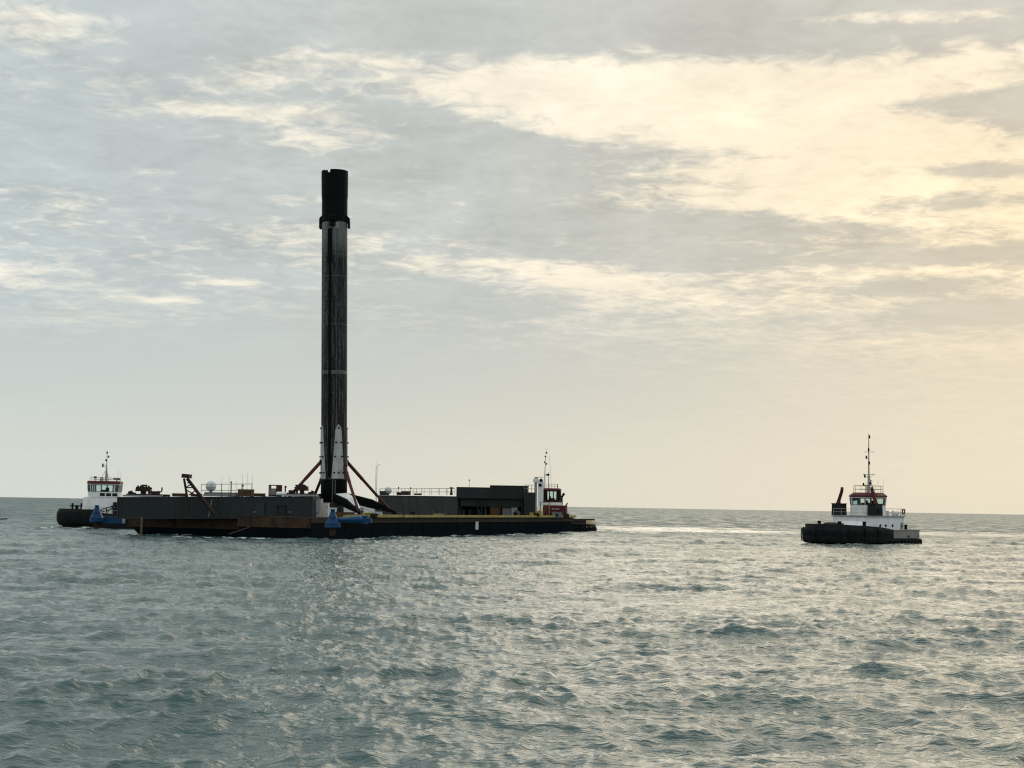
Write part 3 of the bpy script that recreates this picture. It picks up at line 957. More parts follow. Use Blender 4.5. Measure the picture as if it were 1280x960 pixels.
zt = on_wall(260, 2).z
q = [on_wall(252, 0.5), on_wall(315, 0.5), on_wall(315, 2.2), on_wall(252, 2.2), on_wall(252, 0.5)]
zz = max(p.z for p in q)
railing('thin steel railing around the dome platform on the left wall', [Vector((p.x, p.y, p.z)) for p in q], 1.52, (5, 2, 5, 2))
for k, (px, hh, lb) in enumerate([(277.5, 2.6, 'leftmost whip antenna, just right of the left dome'), (286.5, 2.5, 'second whip antenna right of the left dome'), (295.5, 1.9, 'short whip antenna at the middle of the railing'),
                                  (303, 2.7, 'whip antenna standing over the orange box, left one'), (309, 2.9, 'tallest whip antenna over the orange box'), (315.5, 2.6, 'whip antenna at the right end of the railing')]):
    p = on_wall(px, 1.0 + 0.12 * k)
    g = thing('whip_antenna', lb, 'antenna', p, 0, 'whip antennas on the left wall')
    MB().lathe([(0.05, 0), (0.05, 0.5), (0.025, 0.55)], (0, 0, 0), 7).build('base', M_GREY, g)
    MB().tube((0, 0, 0.5), (0, 0, hh), 0.022, 0.010, 6).build('whip', M_GREY, g)
for px, hh, lb in ((289, 1.85, 'navigation light post at the middle of the railing'), (304, 1.45, 'dark short post left of the orange box')):
    p = on_wall(px, 0.75)
    g = thing('light_post', lb, 'light post', p)
    MB().tube((0, 0, 0), (0, 0, hh - 0.2), 0.05, 0.04).build('pole', M_BLACK, g)
    MB().lathe([(0.09, hh - 0.25), (0.10, hh - 0.05), (0.05, hh)], (0, 0, 0), 10).build('lamp', M_DARK, g)

# A-frame boom leaning in front of the wall
o = W(238, 646, 183.8)
g = thing('boom_crane', 'rusty lattice A-frame crane boom in front of the dark wall', 'crane', o)
T = lambda px, py, Y=183.8: W(px, py, Y) - o
hd = (T(228.5, 595), T(236, 595))
for dy in (0.0, 1.1):
    MB().tube(T(230, 598, 183.8 + dy), T(238, 646, 183.8 + dy), 0.14, 0.15, 6).build('leg', M_DKRED, g)
    MB().tube(T(234, 598, 183.8 + dy), T(270, 646, 183.8 + dy), 0.20, 0.21, 6).build('leg', M_DKRED, g)
mm = MB()
for (x0, y0, x1, y1) in ((232, 609, 240, 605), (232.5, 609.5, 242, 609.5), (234, 613, 248, 621), (236, 619, 246, 612), (234, 604, 238, 602.5)):
    mm.tube(T(x0, y0, 184.3), T(x1, y1, 184.3), 0.07, None, 6)
mm.build('brace', M_BROWN, g)
c = (hd[0] + hd[1]) / 2
MB().box((c.x, 0.55, c.z), (0.95, 1.5, 0.48), 0, RAD(4)).build('head_block', M_DKRED, g)
MB().tube(T(265, 624, 184), T(261, 646, 184), 0.06).build('prop', M_STEEL, g)
MB().box((T(238, 646).x, 0.55, 0.02), (0.5, 1.6, 0.12)).build('foot_plate', M_BROWN, g)
MB().box((T(270, 646).x, 0.55, T(270, 646).z), (0.5, 1.6, 0.12)).build('foot_plate', M_BROWN, g)

# pale cabinets at the right end of the wall
def cabinet(px0, px1, py0, py1, Y, d, name, label, cat, mt, doors=1):
    a, b = W(px0, py1, Y), W(px1, py0, Y)
    c = W((px0 + px1) / 2, (py0 + py1) / 2, Y)
    w, h = abs(b.x - a.x), abs(b.z - a.z)
    g = thing(name, label, cat, (c.x, c.y, c.z - h / 2))
    MB().bx(-w / 2, w / 2, 0, d, 0.0, h).build('body', mt, g)
    for k in range(doors):
        z0, z1 = h * k / doors + 0.06, h * (k + 1) / doors - 0.04
        dr = MB().bx(-w / 2 + 0.06, w / 2 - 0.06, -0.035, 0.0, z0, z1).build('door', mt, g)
        MB().bx(w / 2 - 0.2, w / 2 - 0.15, -0.08, -0.03, (z0 + z1) / 2 - 0.1, (z0 + z1) / 2 + 0.1).build('handle', M_BLACK, dr)
    MB().bx(-w / 2 - 0.03, w / 2 + 0.03, -0.05, d + 0.03, h, h + 0.05).build('roof', mt, g)
    return g


cabinet(389.5, 401, 624, 647.5, 184.5, 2.2, 'equipment_cabinet', 'tall weathered grey cabinet at the right end of the dark wall', 'cabinet', M_LGREY)
cabinet(400.5, 410.5, 629, 647, 186.0, 1.4, 'equipment_cabinet', 'shorter white cabinet with two doors beside the blue thruster', 'cabinet', M_OFFW, 2)

# far blast wall
wa2 = W(473, 646, 252.0); wb2 = W(571, 646.5, 246.0)
dv2 = wb2 - wa2
wf = thing('blast_wall', 'plain grey steel wall behind the rocket, right of the leg', 'wall', wa2, math.atan2(dv2.y, dv2.x))
FW_H = W(520, 619, 249).z - W(520, 646.2, 249).z
panel_wall(wf, wa2, dv2.length, FW_H, 2.4, 0, M_WALL2, 1.5, rib=0.03)
MB().add([(0, 0.2, 0), (-1.1, 0.2, 0), (0, 0.2, FW_H - 0.1), (0, 2.2, 0), (-1.1, 2.2, 0), (0, 2.2, FW_H - 0.1)],
         [(0, 2, 1), (3, 4, 5), (0, 1, 4, 3), (1, 2, 5, 4), (2, 0, 3, 5)]).build('end_gusset', M_WALL2, wf)


def on_far(px, dpt=1.0):
    t = (px - 473) / (571 - 473)
    Y = 252 - 6 * t + dpt
    p = W(px, 600, Y)
    return Vector((p.x, p.y, wa2.lerp(wb2, t).z + FW_H + 0.022))


def box_on_far(px0, px1, h, label, mt, dpt=0.7, lid=True):
    a, b = on_far(px0, dpt), on_far(px1, dpt)
    g = thing('equipment_box', label, 'box', ((a.x + b.x) / 2, a.y, max(a.z, b.z)))
    w = b.x - a.x
    MB().bx(-w / 2, w / 2, 0, 0.9, 0, h).build('body', mt, g)
    MB().bx(-w / 2 - 0.04, w / 2 + 0.04, -0.04, 0.94, h, h + 0.06).build('lid', mt, g)
    MB().bx(-w * 0.25, w * 0.25, -0.03, 0.0, h * 0.3, h * 0.8).build('door', mt, g)


box_on_far(475, 486, 0.62, 'dark square box in front of the right dome', M_WALL)
box_on_far(496, 502, 0.40, 'low dark red box between the two dark boxes', M_DKRED)
box_on_far(502, 513, 0.60, 'taller dark box right of the low red box', M_WALL)
box_on_far(518, 527, 0.22, 'flat dark box at the middle of the right railing', M_BROWN)
dome(on_far(485.5, 1.8), 0.60, 'smaller white satellite dome behind the dark box on the right wall')
railing('thin steel railing along the top of the right grey wall', [on_far(474, 0.3), on_far(569, 0.3)], 1.05, (10,))
railing('second thin railing at the back of the right grey wall', [on_far(476, 2.2), on_far(569, 2.2)], 1.05, (9,))
for px, hh, lb in ((498.5, 1.15, 'thin navigation light post above the low red box'), (513.5, 1.1, 'thin light post right of the taller dark box')):
    p = on_far(px, 1.9)
    g = thing('light_post', lb, 'light post', p)
    MB().tube((0, 0, 0), (0, 0, hh), 0.035).build('pole', M_BLACK, g)
    MB().lathe([(0.07, hh - 0.05), (0.13, hh + 0.1), (0.05, hh + 0.2)], (0, 0, 0), 9).build('lamp', M_DARK, g)
p = on_far(564.5, 0.9)
g = thing('vent_post', 'stout dark mushroom vent beside the container roof', 'vent', p)
MB().lathe([(0.26, 0), (0.18, 0.5), (0.14, 1.0)], (0, 0, 0), 10).build('pipe', M_DARK, g)
MB().lathe([(0.14, 1.0), (0.34, 1.12), (0.34, 1.2), (0.1, 1.28)], (0, 0, 0), 12).build('cap', M_DARK, g)

# weather mast behind the rocket
p = on_far(470.5, 1.2); p.z = DECK + 0.03
g = thing('antenna_mast', 'slim pale lattice antenna mast right of the rocket base', 'mast', p)
ht = W(470, 575.5, 252).z - p.z
for sx, sy in ((-0.16, 0), (0.10, 0.14), (0.10, -0.14)):
    MB().tube((sx, sy, 0), (sx * 0.7, sy * 0.7, ht * 0.9), 0.035, 0.025, 6).build('upright', M_MAST, g)
mm = MB()
for k in range(18):
    z = k * ht * 0.05
    mm.tube((-0.16, 0, z), (0.10, 0.14 if k % 2 else -0.14, z + ht * 0.05), 0.015, None, 4)
mm.build('lattice', M_MAST, g)
MB().tube((0, 0, ht * 0.9), (0, 0, ht), 0.025, 0.012, 6).tube((0, 0, ht * 0.86), (0.38, 0, ht * 0.92), 0.02, None, 5).build('aerial', M_MAST, g)
MB().lathe([(0.06, -0.06), (0.09, 0.0), (0.05, 0.09)], (0.4, 0, ht * 0.92), 8).build('wind_sensor', M_GREY, g)

# pole with a round board on the deck edge
o = W(504, 650, 188.0); o.z = DECK + 0.03
g = thing('signal_post', 'dark deck edge post with a round board in front of the grey wall', 'post', o)
ht = W(504, 631.5, 188).z - o.z
MB().tube((0, 0, 0), (0, 0, ht), 0.045).build('pole', M_DARK, g)
MB().tube((0, -0.06, ht - 0.15), (0, 0.06, ht - 0.15), 0.27, None, 12).build('board', M_WALL, g)

# ---------------------------------------------------------------- two storey shed on the far end
SY = 246.0
o = W(571, 646.5, SY); o.z = DECK + 0.035
rzs = RAD(-8)
shed = thing('deck_shed', 'dark olive open fronted steel deck shed on the far end', 'shed', o, rzs)
mpp = SY / FPX
sw = 82 * mpp / math.cos(rzs)
lh = 2.75
sd_ = 5.0
MB().bx(0, sw, sd_ - 0.15, sd_, 0, lh).build('back_wall', M_OLIVE, shed)
MB().bx(0, 0.15, 0.3, sd_ - 0.16, 0, lh).build('end_wall', M_WALL, shed)
MB().bx(sw - 0.15, sw, 0.3, sd_ - 0.16, 0, lh).build('end_wall', M_OLIVE, shed)
MB().bx(-0.1, sw + 0.1, -0.1, sd_, lh, lh + 0.14).build('roof', M_OLIVE, shed)
MB().bx(0.5, sw - 0.4, 0.30, 0.42, 1.55, lh - 0.001).build('fascia', M_OLIVE, shed)
mm = MB()
for x in (0.12, 3.35, 4.0, 4.6, 7.0, sw - 0.2):
    MB().bx(x - 0.09, x + 0.09, 0.08, 0.26, 0, lh - 0.001).build('post', M_OLIVE, shed)
# upper containers
def container(x0, x1, z0, h, label, d=2.44, y0=-0.3, mt=M_OLIVE, edge=M_DKRED):
    R = Matrix.Rotation(rzs, 4, 'Z')
    p = o + R @ Vector((x0, y0, 0)); p.z = o.z + z0
    g = thing('shipping_container', label, 'container', p, rzs)
    w = x1 - x0
    MB().bx(0.06, w - 0.06, 0.06, d - 0.06, 0.04, h - 0.05).build('shell', mt, g)
    n = int(w / 0.5)
    first = None
    for k in range(n):
        x = 0.1 + k * (w - 0.2) / n
        if first is None:
            first = MB().bx(0, (w - 0.2) / n * 0.5, 0.0, 0.065, 0.14, h - 0.16).build('corrugation', mt, g, loc=(x, 0, 0))
        else:
            copy_part(first, g, (x, 0, 0))
    MB().bx(0, w, 0, 0.12, h - 0.14, h).bx(0, w, d - 0.12, d, h - 0.14, h).bx(0, 0.12, 0.121, d - 0.121, h - 0.14, h).bx(w - 0.12, w, 0.121, d - 0.121, h - 0.14, h).build('top_rail', edge, g)
    MB().bx(0, w, 0, 0.12, 0, 0.13).bx(0, w, d - 0.12, d, 0, 0.13).build('bottom_rail', mt, g)
    for x in (0.0, w - 0.13):
        MB().bx(x, x + 0.13, 0.004, 0.14, 0.131, h - 0.141).build('corner_post', mt, g)
    return g


uz = lh + 0.145
uh = W(590, 609, SY).z - o.z - uz
container(-0.1, 41 * mpp, uz, uh, 'lower left dark container with a red top rail on the shed roof', mt=M_WALL)
container(41 * mpp + 0.05, 88 * mpp, uz, uh + 0.36, 'slightly taller right dark container on the shed roof', mt=M_OLIVE)
p = W(586.5, 609, SY + 1.5)
g = thing('light_post', 'thin light post standing on the left roof container', 'light post', (p.x, p.y, o.z + uz + uh))
MB().tube((0, 0, 0), (0, 0, 1.1), 0.03).build('pole', M_GREY, g)
MB().lathe([(0.06, 1.05), (0.16, 1.12), (0.14, 1.2), (0.03, 1.25)], (0, 0, 0), 9).build('lamp', M_GREY, g)
# things under the shed roof
def shed_item(x0, x1, y0, d, h, name, label, cat, mt, ribs=True):
    R = Matrix.Rotation(rzs, 4, 'Z')
    g = thing(name, label, cat, o + R @ Vector((x0, y0, 0)), rzs)
    w = x1 - x0
    MB().bx(0, w, 0, d, 0, h).build('body', mt, g)
    if ribs:
        rib = None
        n = max(2, int(w / 0.4))
        for k in range(n):
            x = (k + 0.25) * w / n
            rib = MB().bx(0, 0.12, -0.05, 0, 0.08, h - 0.08).build('rib', mt, g, loc=(x, 0, 0)) if rib is None else copy_part(rib, g, (x, 0, 0))
    MB().bx(-0.03, w + 0.03, -0.06, d, h, h + 0.07).build('lid', mt, g)


shed_item(5.3, 6.8, 0.5, 1.6, 1.9, 'storage_crate', 'rusty orange crate stacked under the shed roof', 'crate', M_ORANGE)
shed_item(7.25, 8.6, 0.6, 1.4, 1.35, 'storage_crate', 'grey ribbed crate right of the orange crate in the shed', 'crate', M_GREY)
shed_item(8.75, 9.7, 0.5, 1.2, 1.45, 'storage_crate', 'pale grey crate at the right end of the shed', 'crate', M_LGREY, False)
# annexe right of the shed
cabinet(654.5, 669.5, 616, 646.5, 243.5, 2.6, 'machinery_house', 'dark olive machinery house right of the shed', 'deckhouse', M_OLIVE)
q0 = W(656, 616, 243.6); q1 = W(669, 616, 243.6)
railing('pale railing on top of the dark machinery house', [Vector((q0.x, q0.y, q0.z + 0.06)), Vector((q1.x, q1.y, q0.z + 0.06)), Vector((q1.x, q1.y + 2.3, q0.z + 0.06)), Vector((q0.x, q0.y + 2.3, q0.z + 0.06)), Vector((q0.x, q0.y, q0.z + 0.06))], 1.2, (3, 2, 3, 2), None, M_CREAM)
# yellow winch
c = W(669.5, 648.5, 241.0); c.z = DECK + 0.03
g = thing('mooring_winch', 'yellow mooring winch on the far deck edge', 'winch', c)
MB().bx(-0.95, -0.35, -0.4, 0.5, 0, 0.75).bx(0.05, 0.95, -0.4, 0.5, 0, 1.0).build('frame', M_YEL, g)
MB().tube((0.3, -0.55, 0.42), (0.3, -0.38, 0.42), 0.30, None, 14).tube((-0.35, 0.0, 0.45), (0.05, 0.0, 0.45), 0.28, None, 12).build('drum', M_DARK, g)
MB().bx(-1.05, 1.05, -0.5, 0.6, 0.0, 0.1).bx(0.45, 0.85, -0.2, 0.3, 1.0, 1.15).build('bed_plate', M_YEL, g)
# yellow ladder frame near the red tug
p = W(681, 647, 246.5); p.z = DECK + 0.03
g = thing('access_stair', 'yellow stair tower beside the white funnel', 'stairs', p)
for x in (-0.7, 0.7):
    MB().tube((x, 0, 0), (x, 0, 2.35), 0.06, None, 6).tube((x, 0.9, 0), (x, 0.9, 2.35), 0.06, None, 6).build('post', M_YEL, g)
first = None
for k in range(6):
    q = (-0.5 + 0.2 * k, 0.45, 0.35 + 0.33 * k)
    first = MB().bx(-0.2, 0.2, -0.4, 0.4, -0.03, 0.03).build('step', M_YEL, g, loc=q) if first is None else copy_part(first, g, q)
MB().bx(-0.75, 0.75, -0.05, 0.95, 2.35, 2.43).build('landing', M_YEL, g)
# low deck gear by the rocket
def deck_item(px, py, Y, size, name, label, cat, mt, top=0.9):
    p = W(px, py, Y); p.z = DECK + 0.035
    g = thing(name, label, cat, p)
    MB().box((0, 0, size[2] / 2), size, 0.2, 0, 0, top).build('body', mt, g)
    MB().box((0, 0, size[2] + 0.03), (size[0] * 0.95, size[1] * 0.95, 0.07), 0.2).build('lid', mt, g)
    MB().box((0, -size[1] / 2 - 0.03, size[2] * 0.5), (size[0] * 0.3, 0.06, size[2] * 0.5), 0.2).build('latch_plate', M_BLACK, g)


deck_item(431, 647, 190, (2.6, 1.0, 0.55), 'deck_locker', 'long worn orange deck locker behind the blue pod', 'locker', M_ORANGE)
deck_item(425, 646, 195, (0.9, 0.7, 1.3), 'hydraulic_unit', 'upright olive box behind the orange locker', 'box', M_OLIVE)
deck_item(459, 648, 192, (1.5, 0.9, 0.5), 'deck_locker', 'low yellow deck locker under the right rocket leg', 'locker', M_YEL)
deck_item(467, 648, 190, (0.9, 0.6, 0.45), 'cable_box', 'small dark box between yellow locker and leg foot', 'box', M_DARK)

deck_item(452, 648, 198, (0.5, 0.5, 1.1), 'gas_bottle_rack', 'pale upright bottle rack beside the rocket leg', 'rack', M_LGREY, 0.8)
deck_item(472, 649, 200, (1.2, 0.7, 0.6), 'pallet_box', 'white pallet box behind the small dark box', 'box', M_OFFW)
deck_item(548, 649, 212, (1.4, 0.8, 0.4), 'deck_locker', 'low dull yellow locker in front of the grey wall', 'locker', M_DYEL)
deck_item(696, 649, 248, (1.6, 0.9, 0.8), 'equipment_box', 'grey box between the stair tower and the barge end', 'box', M_GREY)
deck_item(707, 649, 251, (1.0, 0.9, 0.55), 'equipment_box', 'small dark brown box at the far tip of the barge', 'box', M_BROWN)
# cable reel near the shed
p = W(646, 648, 240); p.z = DECK + 0.035
g = thing('cable_reel', 'upright wooden cable reel in front of the shed', 'cable reel', p)
for y in (-0.3, 0.3):
    MB().tube((0, y - 0.03, 0.55), (0, y + 0.03, 0.55), 0.55, None, 16).build('flange', M_TAN, g)
MB().tube((0, -0.27, 0.55), (0, 0.27, 0.55), 0.36, None, 14).build('cable', M_BLACK, g)
# hydraulic hoses along the foot of the dark wall
for k, (x0, x1, lb) in enumerate(((318, 352, 'black hose sagging along the foot of the dark wall'), (362, 398, 'second black hose ending at the grey cabinet'))):
    pts = []
    for i in range(9):
        t = i / 8
        px = x0 + (x1 - x0) * t
        q = W(px, 640 + 5.5 * math.sin(math.pi * t) + 1.2 * math.sin(9 * t), 182.2 - 0.6 * k)
        pts.append(q)
    g = thing('hose', lb, 'hose', pts[0])
    MB().path([q - pts[0] for q in pts], 0.055, 6).build('line', M_BLACK, g)
    MB().box((0, 0.1, 0), (0.16, 0.3, 0.16)).build('coupling', M_STEEL, g)

# ================================================================ the rocket stage
RY = 219.0
rb_ = W(417.3, 645.0, RY); rb_.z = DECK + 0.03
ZR = lambda py: W(417.5, py, RY).z - rb_.z          # height above the deck
RR = 1.84
rocket = thing('rocket_stage', 'tall soot blackened rocket booster standing on four splayed legs', 'rocket', rb_)
rocket.rotation_euler = (0, RAD(-1.35), 0)


def mat_soot():
    global nt
    m = bpy.data.materials.new('sooty_rocket_skin')
    m.use_nodes = True
    old = nt
    nt = m.node_tree
    bs = nt.nodes['Principled BSDF']
    t = nd('ShaderNodeTexCoord')
    sp = nd('ShaderNodeSeparateXYZ'); put(sp.inputs[0], t.outputs['Object'])
    an = M('ARCTAN2', sp.outputs[1], sp.outputs[0])
    cb = nd('ShaderNodeCombineXYZ'); put(cb.inputs[0], M('MULTIPLY', an, 3.2)); put(cb.inputs[1], M('MULTIPLY', sp.outputs[2], 0.10))
    st = noise(cb.outputs[0], 2.6, 7.0, 0.62, 0.3)
    cb2 = nd('ShaderNodeCombineXYZ'); put(cb2.inputs[0], M('MULTIPLY', an, 3.2)); put(cb2.inputs[1], M('MULTIPLY', sp.outputs[2], 0.7))
    fl = noise(cb2.outputs[0], 3.5, 6.0, 0.7, 0.2)
    sk = noise(t.outputs['Object'], 5.0, 3.0, 0.5)
    # less soot just under the interstage
    up = ramp01(sp.outputs[2], ZR(330), ZR(292))
    f = M('ADD', M('MULTIPLY', ramp01(st.outputs[0], 0.46, 0.74), 0.5), M('MULTIPLY', up, 0.55))
    f = M('ADD', f, M('MULTIPLY', ramp01(fl.outputs[0], 0.55, 0.69), 0.65), clamp=True)
    f = M('MULTIPLY', f, M('MULTIPLY_ADD', sk.outputs[0], 0.8, 0.5), clamp=True)
    # a cleaner strip up the left of the upper tank
    side = M('MULTIPLY', ramp01(M('ABSOLUTE', M('SUBTRACT', an, RAD(-140))), 0.35, 0.10), ramp01(sp.outputs[2], ZR(470), ZR(400)))
    f = M('ADD', f, M('MULTIPLY', M('MULTIPLY', side, ramp01(fl.outputs[0], 0.40, 0.60)), 0.55), clamp=True)
    brown = ramp01(sp.outputs[2], ZR(470), ZR(560))
    dark = mixc(brown, (0.011, 0.014, 0.015, 1), (0.016, 0.013, 0.0115, 1))
    put(bs.inputs['Base Color'], mixc(f, dark, (0.22, 0.225, 0.23, 1)))
    bs.inputs['Roughness'].default_value = 0.6
    bs.inputs['Specular IOR Level'].default_value = 0.12
    nt = old
    return m


M_SOOT = mat_soot()
M_CARBON = mat('black_carbon_fibre', (0.0035, 0.0045, 0.006), 0.6, 0, 0.4, (0.007, 0.007, 0.007), 2.0, 3.0, 0.05, 0.06)
M_LEGW = mat('scuffed_white_panel', (0.44, 0.46, 0.46), 0.5, 0, 0.55, (0.20, 0.20, 0.20), 2.2, 2.5)
M_RING = mat('pale_grey_ring', (0.11, 0.12, 0.12), 0.5, 0, 0.6, (0.05, 0.05, 0.05), 3.0)
M_STRUT = mat('oxide_red_strut', (0.075, 0.018, 0.016), 0.5, 0, 0.5, (0.035, 0.011, 0.011), 2.0)
z_oct, z_skirt = ZR(600), ZR(626)
z_is, z_top = ZR(279), ZR(214.5)
n = 48
MB().lathe([(RR, z_oct), (RR, ZR(468.5))], (0, 0, 0), n).build('lower_tank', M_SOOT, rocket)
MB().lathe([(RR + 0.012, ZR(468.5)), (RR + 0.02, ZR(468.0)), (RR + 0.02, ZR(464.5)), (RR + 0.012, ZR(464))], (0, 0, 0), n).build('tank_ring', M_RING, rocket, 'pale grey ring around the stage')
MB().lathe([(RR, ZR(464)), (RR, z_is)], (0, 0, 0), n).build('upper_tank', M_SOOT, rocket)
mm = MB()
for py in (406.5, 346.5, 320.5):
    z = ZR(py)
    mm.lathe([(RR + 0.004, z - 0.035), (RR + 0.012, z - 0.03), (RR + 0.012, z + 0.03), (RR + 0.004, z + 0.035)], (0, 0, 0), n, True, False)
mm.build('weld_band', M_RING, rocket)
MB().lathe([(RR - 0.05, z_skirt), (RR + 0.03, z_skirt + 0.12), (RR + 0.03, z_oct)], (0, 0, 0), n).build('engine_section', M_CARBON, rocket)
# interstage: open tube with a notch in the rim
t0, t1 = [], []
mm = MB()
NS = 144
prof = [(RR + 0.008, z_is), (RR + 0.008, z_top - 4.3), (RR + 0.06, z_top - 3.6), (RR + 0.085, z_top - 0.9), (RR + 0.085, None), (RR - 0.06, None), (RR - 0.06, z_is + 0.3)]
vs = []
for r, z in prof:
    for k in range(NS):
        q = 2 * math.pi * k / NS
        # angle seen from the camera: -90 deg faces the camera
        az = math.degrees(q) % 360
        zt_ = z_top - (0.45 if (abs(az - 250) < 5.5 or abs(az - 78) < 5.5) else (0.10 if 225 < az < 244 else 0.0))
        vs.append((r * math.cos(q), r * math.sin(q), zt_ if z is None else z))
fs = [(i * NS + k, i * NS + (k + 1) % NS, (i + 1) * NS + (k + 1) % NS, (i + 1) * NS + k) for i in range(len(prof) - 1) for k in range(NS)]
mm.add(vs, fs, False)
mm.add(vs, [tuple((len(prof) - 1) * NS + k for k in range(NS))])
mm.build('interstage', M_CARBON, rocket)


def az_mat(deg):
    """frame with +x pointing outwards at azimuth deg (0 faces the camera, positive to the right)"""
    return RAD(-90 + deg)


# raceway and thin feed line on the near side
MB().bx(RR - 0.05, RR + 0.13, -0.17, 0.17, ZR(596), ZR(330)).bx(RR - 0.05, RR + 0.10, -0.32, 0.32, ZR(330), ZR(288)).build('raceway', M_CARBON, rocket, 'black cable raceway running up the stage', rot=(0, 0, az_mat(-14)))
MB().bx(RR - 0.03, RR + 0.05, -0.03, 0.03, ZR(530), ZR(284)).build('feed_line', M_RING, rocket, rot=(0, 0, az_mat(17)))
MB().bx(RR - 0.03, RR + 0.04, -0.025, 0.025, ZR(470), ZR(300)).build('feed_line', M_RING, rocket, rot=(0, 0, az_mat(-46)))
MB().bx(RR - 0.03, RR + 0.03, -0.35, 0.35, ZR(288), ZR(281)).build('access_panel', M_LGREY, rocket, rot=(0, 0, az_mat(14)))
MB().bx(RR - 0.03, RR + 0.03, -0.16, 0.16, ZR(277), ZR(273)).build('access_panel', M_LEGW, rocket, 'small white panel under the interstage', rot=(0, 0, az_mat(4)))
# grid fins folded against the interstage
zf = ZR(274)
fin0 = None
for deg in (-93, -3, 87, 177):
    hb = MB()
    hb.add([(RR - 0.1, -0.55, zf + 0.55), (RR + 0.35, -0.45, zf + 0.1), (RR + 0.35, -0.45, zf - 0.45), (RR - 0.1, -0.55, zf - 0.6),
            (RR - 0.1, 0.55, zf + 0.55), (RR + 0.35, 0.45, zf + 0.1), (RR + 0.35, 0.45, zf - 0.45), (RR - 0.1, 0.55, zf - 0.6)],
           [(0, 1, 2, 3), (7, 6, 5, 4), (0, 4, 5, 1), (1, 5, 6, 2), (2, 6, 7, 3), (3, 7, 4, 0)])
    fo = hb.build('grid_fin', M_CARBON, rocket, rot=(0, 0, az_mat(deg)))
    gm = MB()
    for k in range(6):
        y = -0.5 + 0.2 * k
        gm.bx(RR + 0.12, RR + 0.35, y - 0.015, y + 0.015, zf - 1.35, zf - 0.45)
    for k in range(5):
        z = zf - 1.35 + 0.22 * k
        gm.bx(RR + 0.12, RR + 0.35, -0.52, 0.52, z - 0.015, z + 0.015)
    gm.build('lattice', M_CARBON, fo)

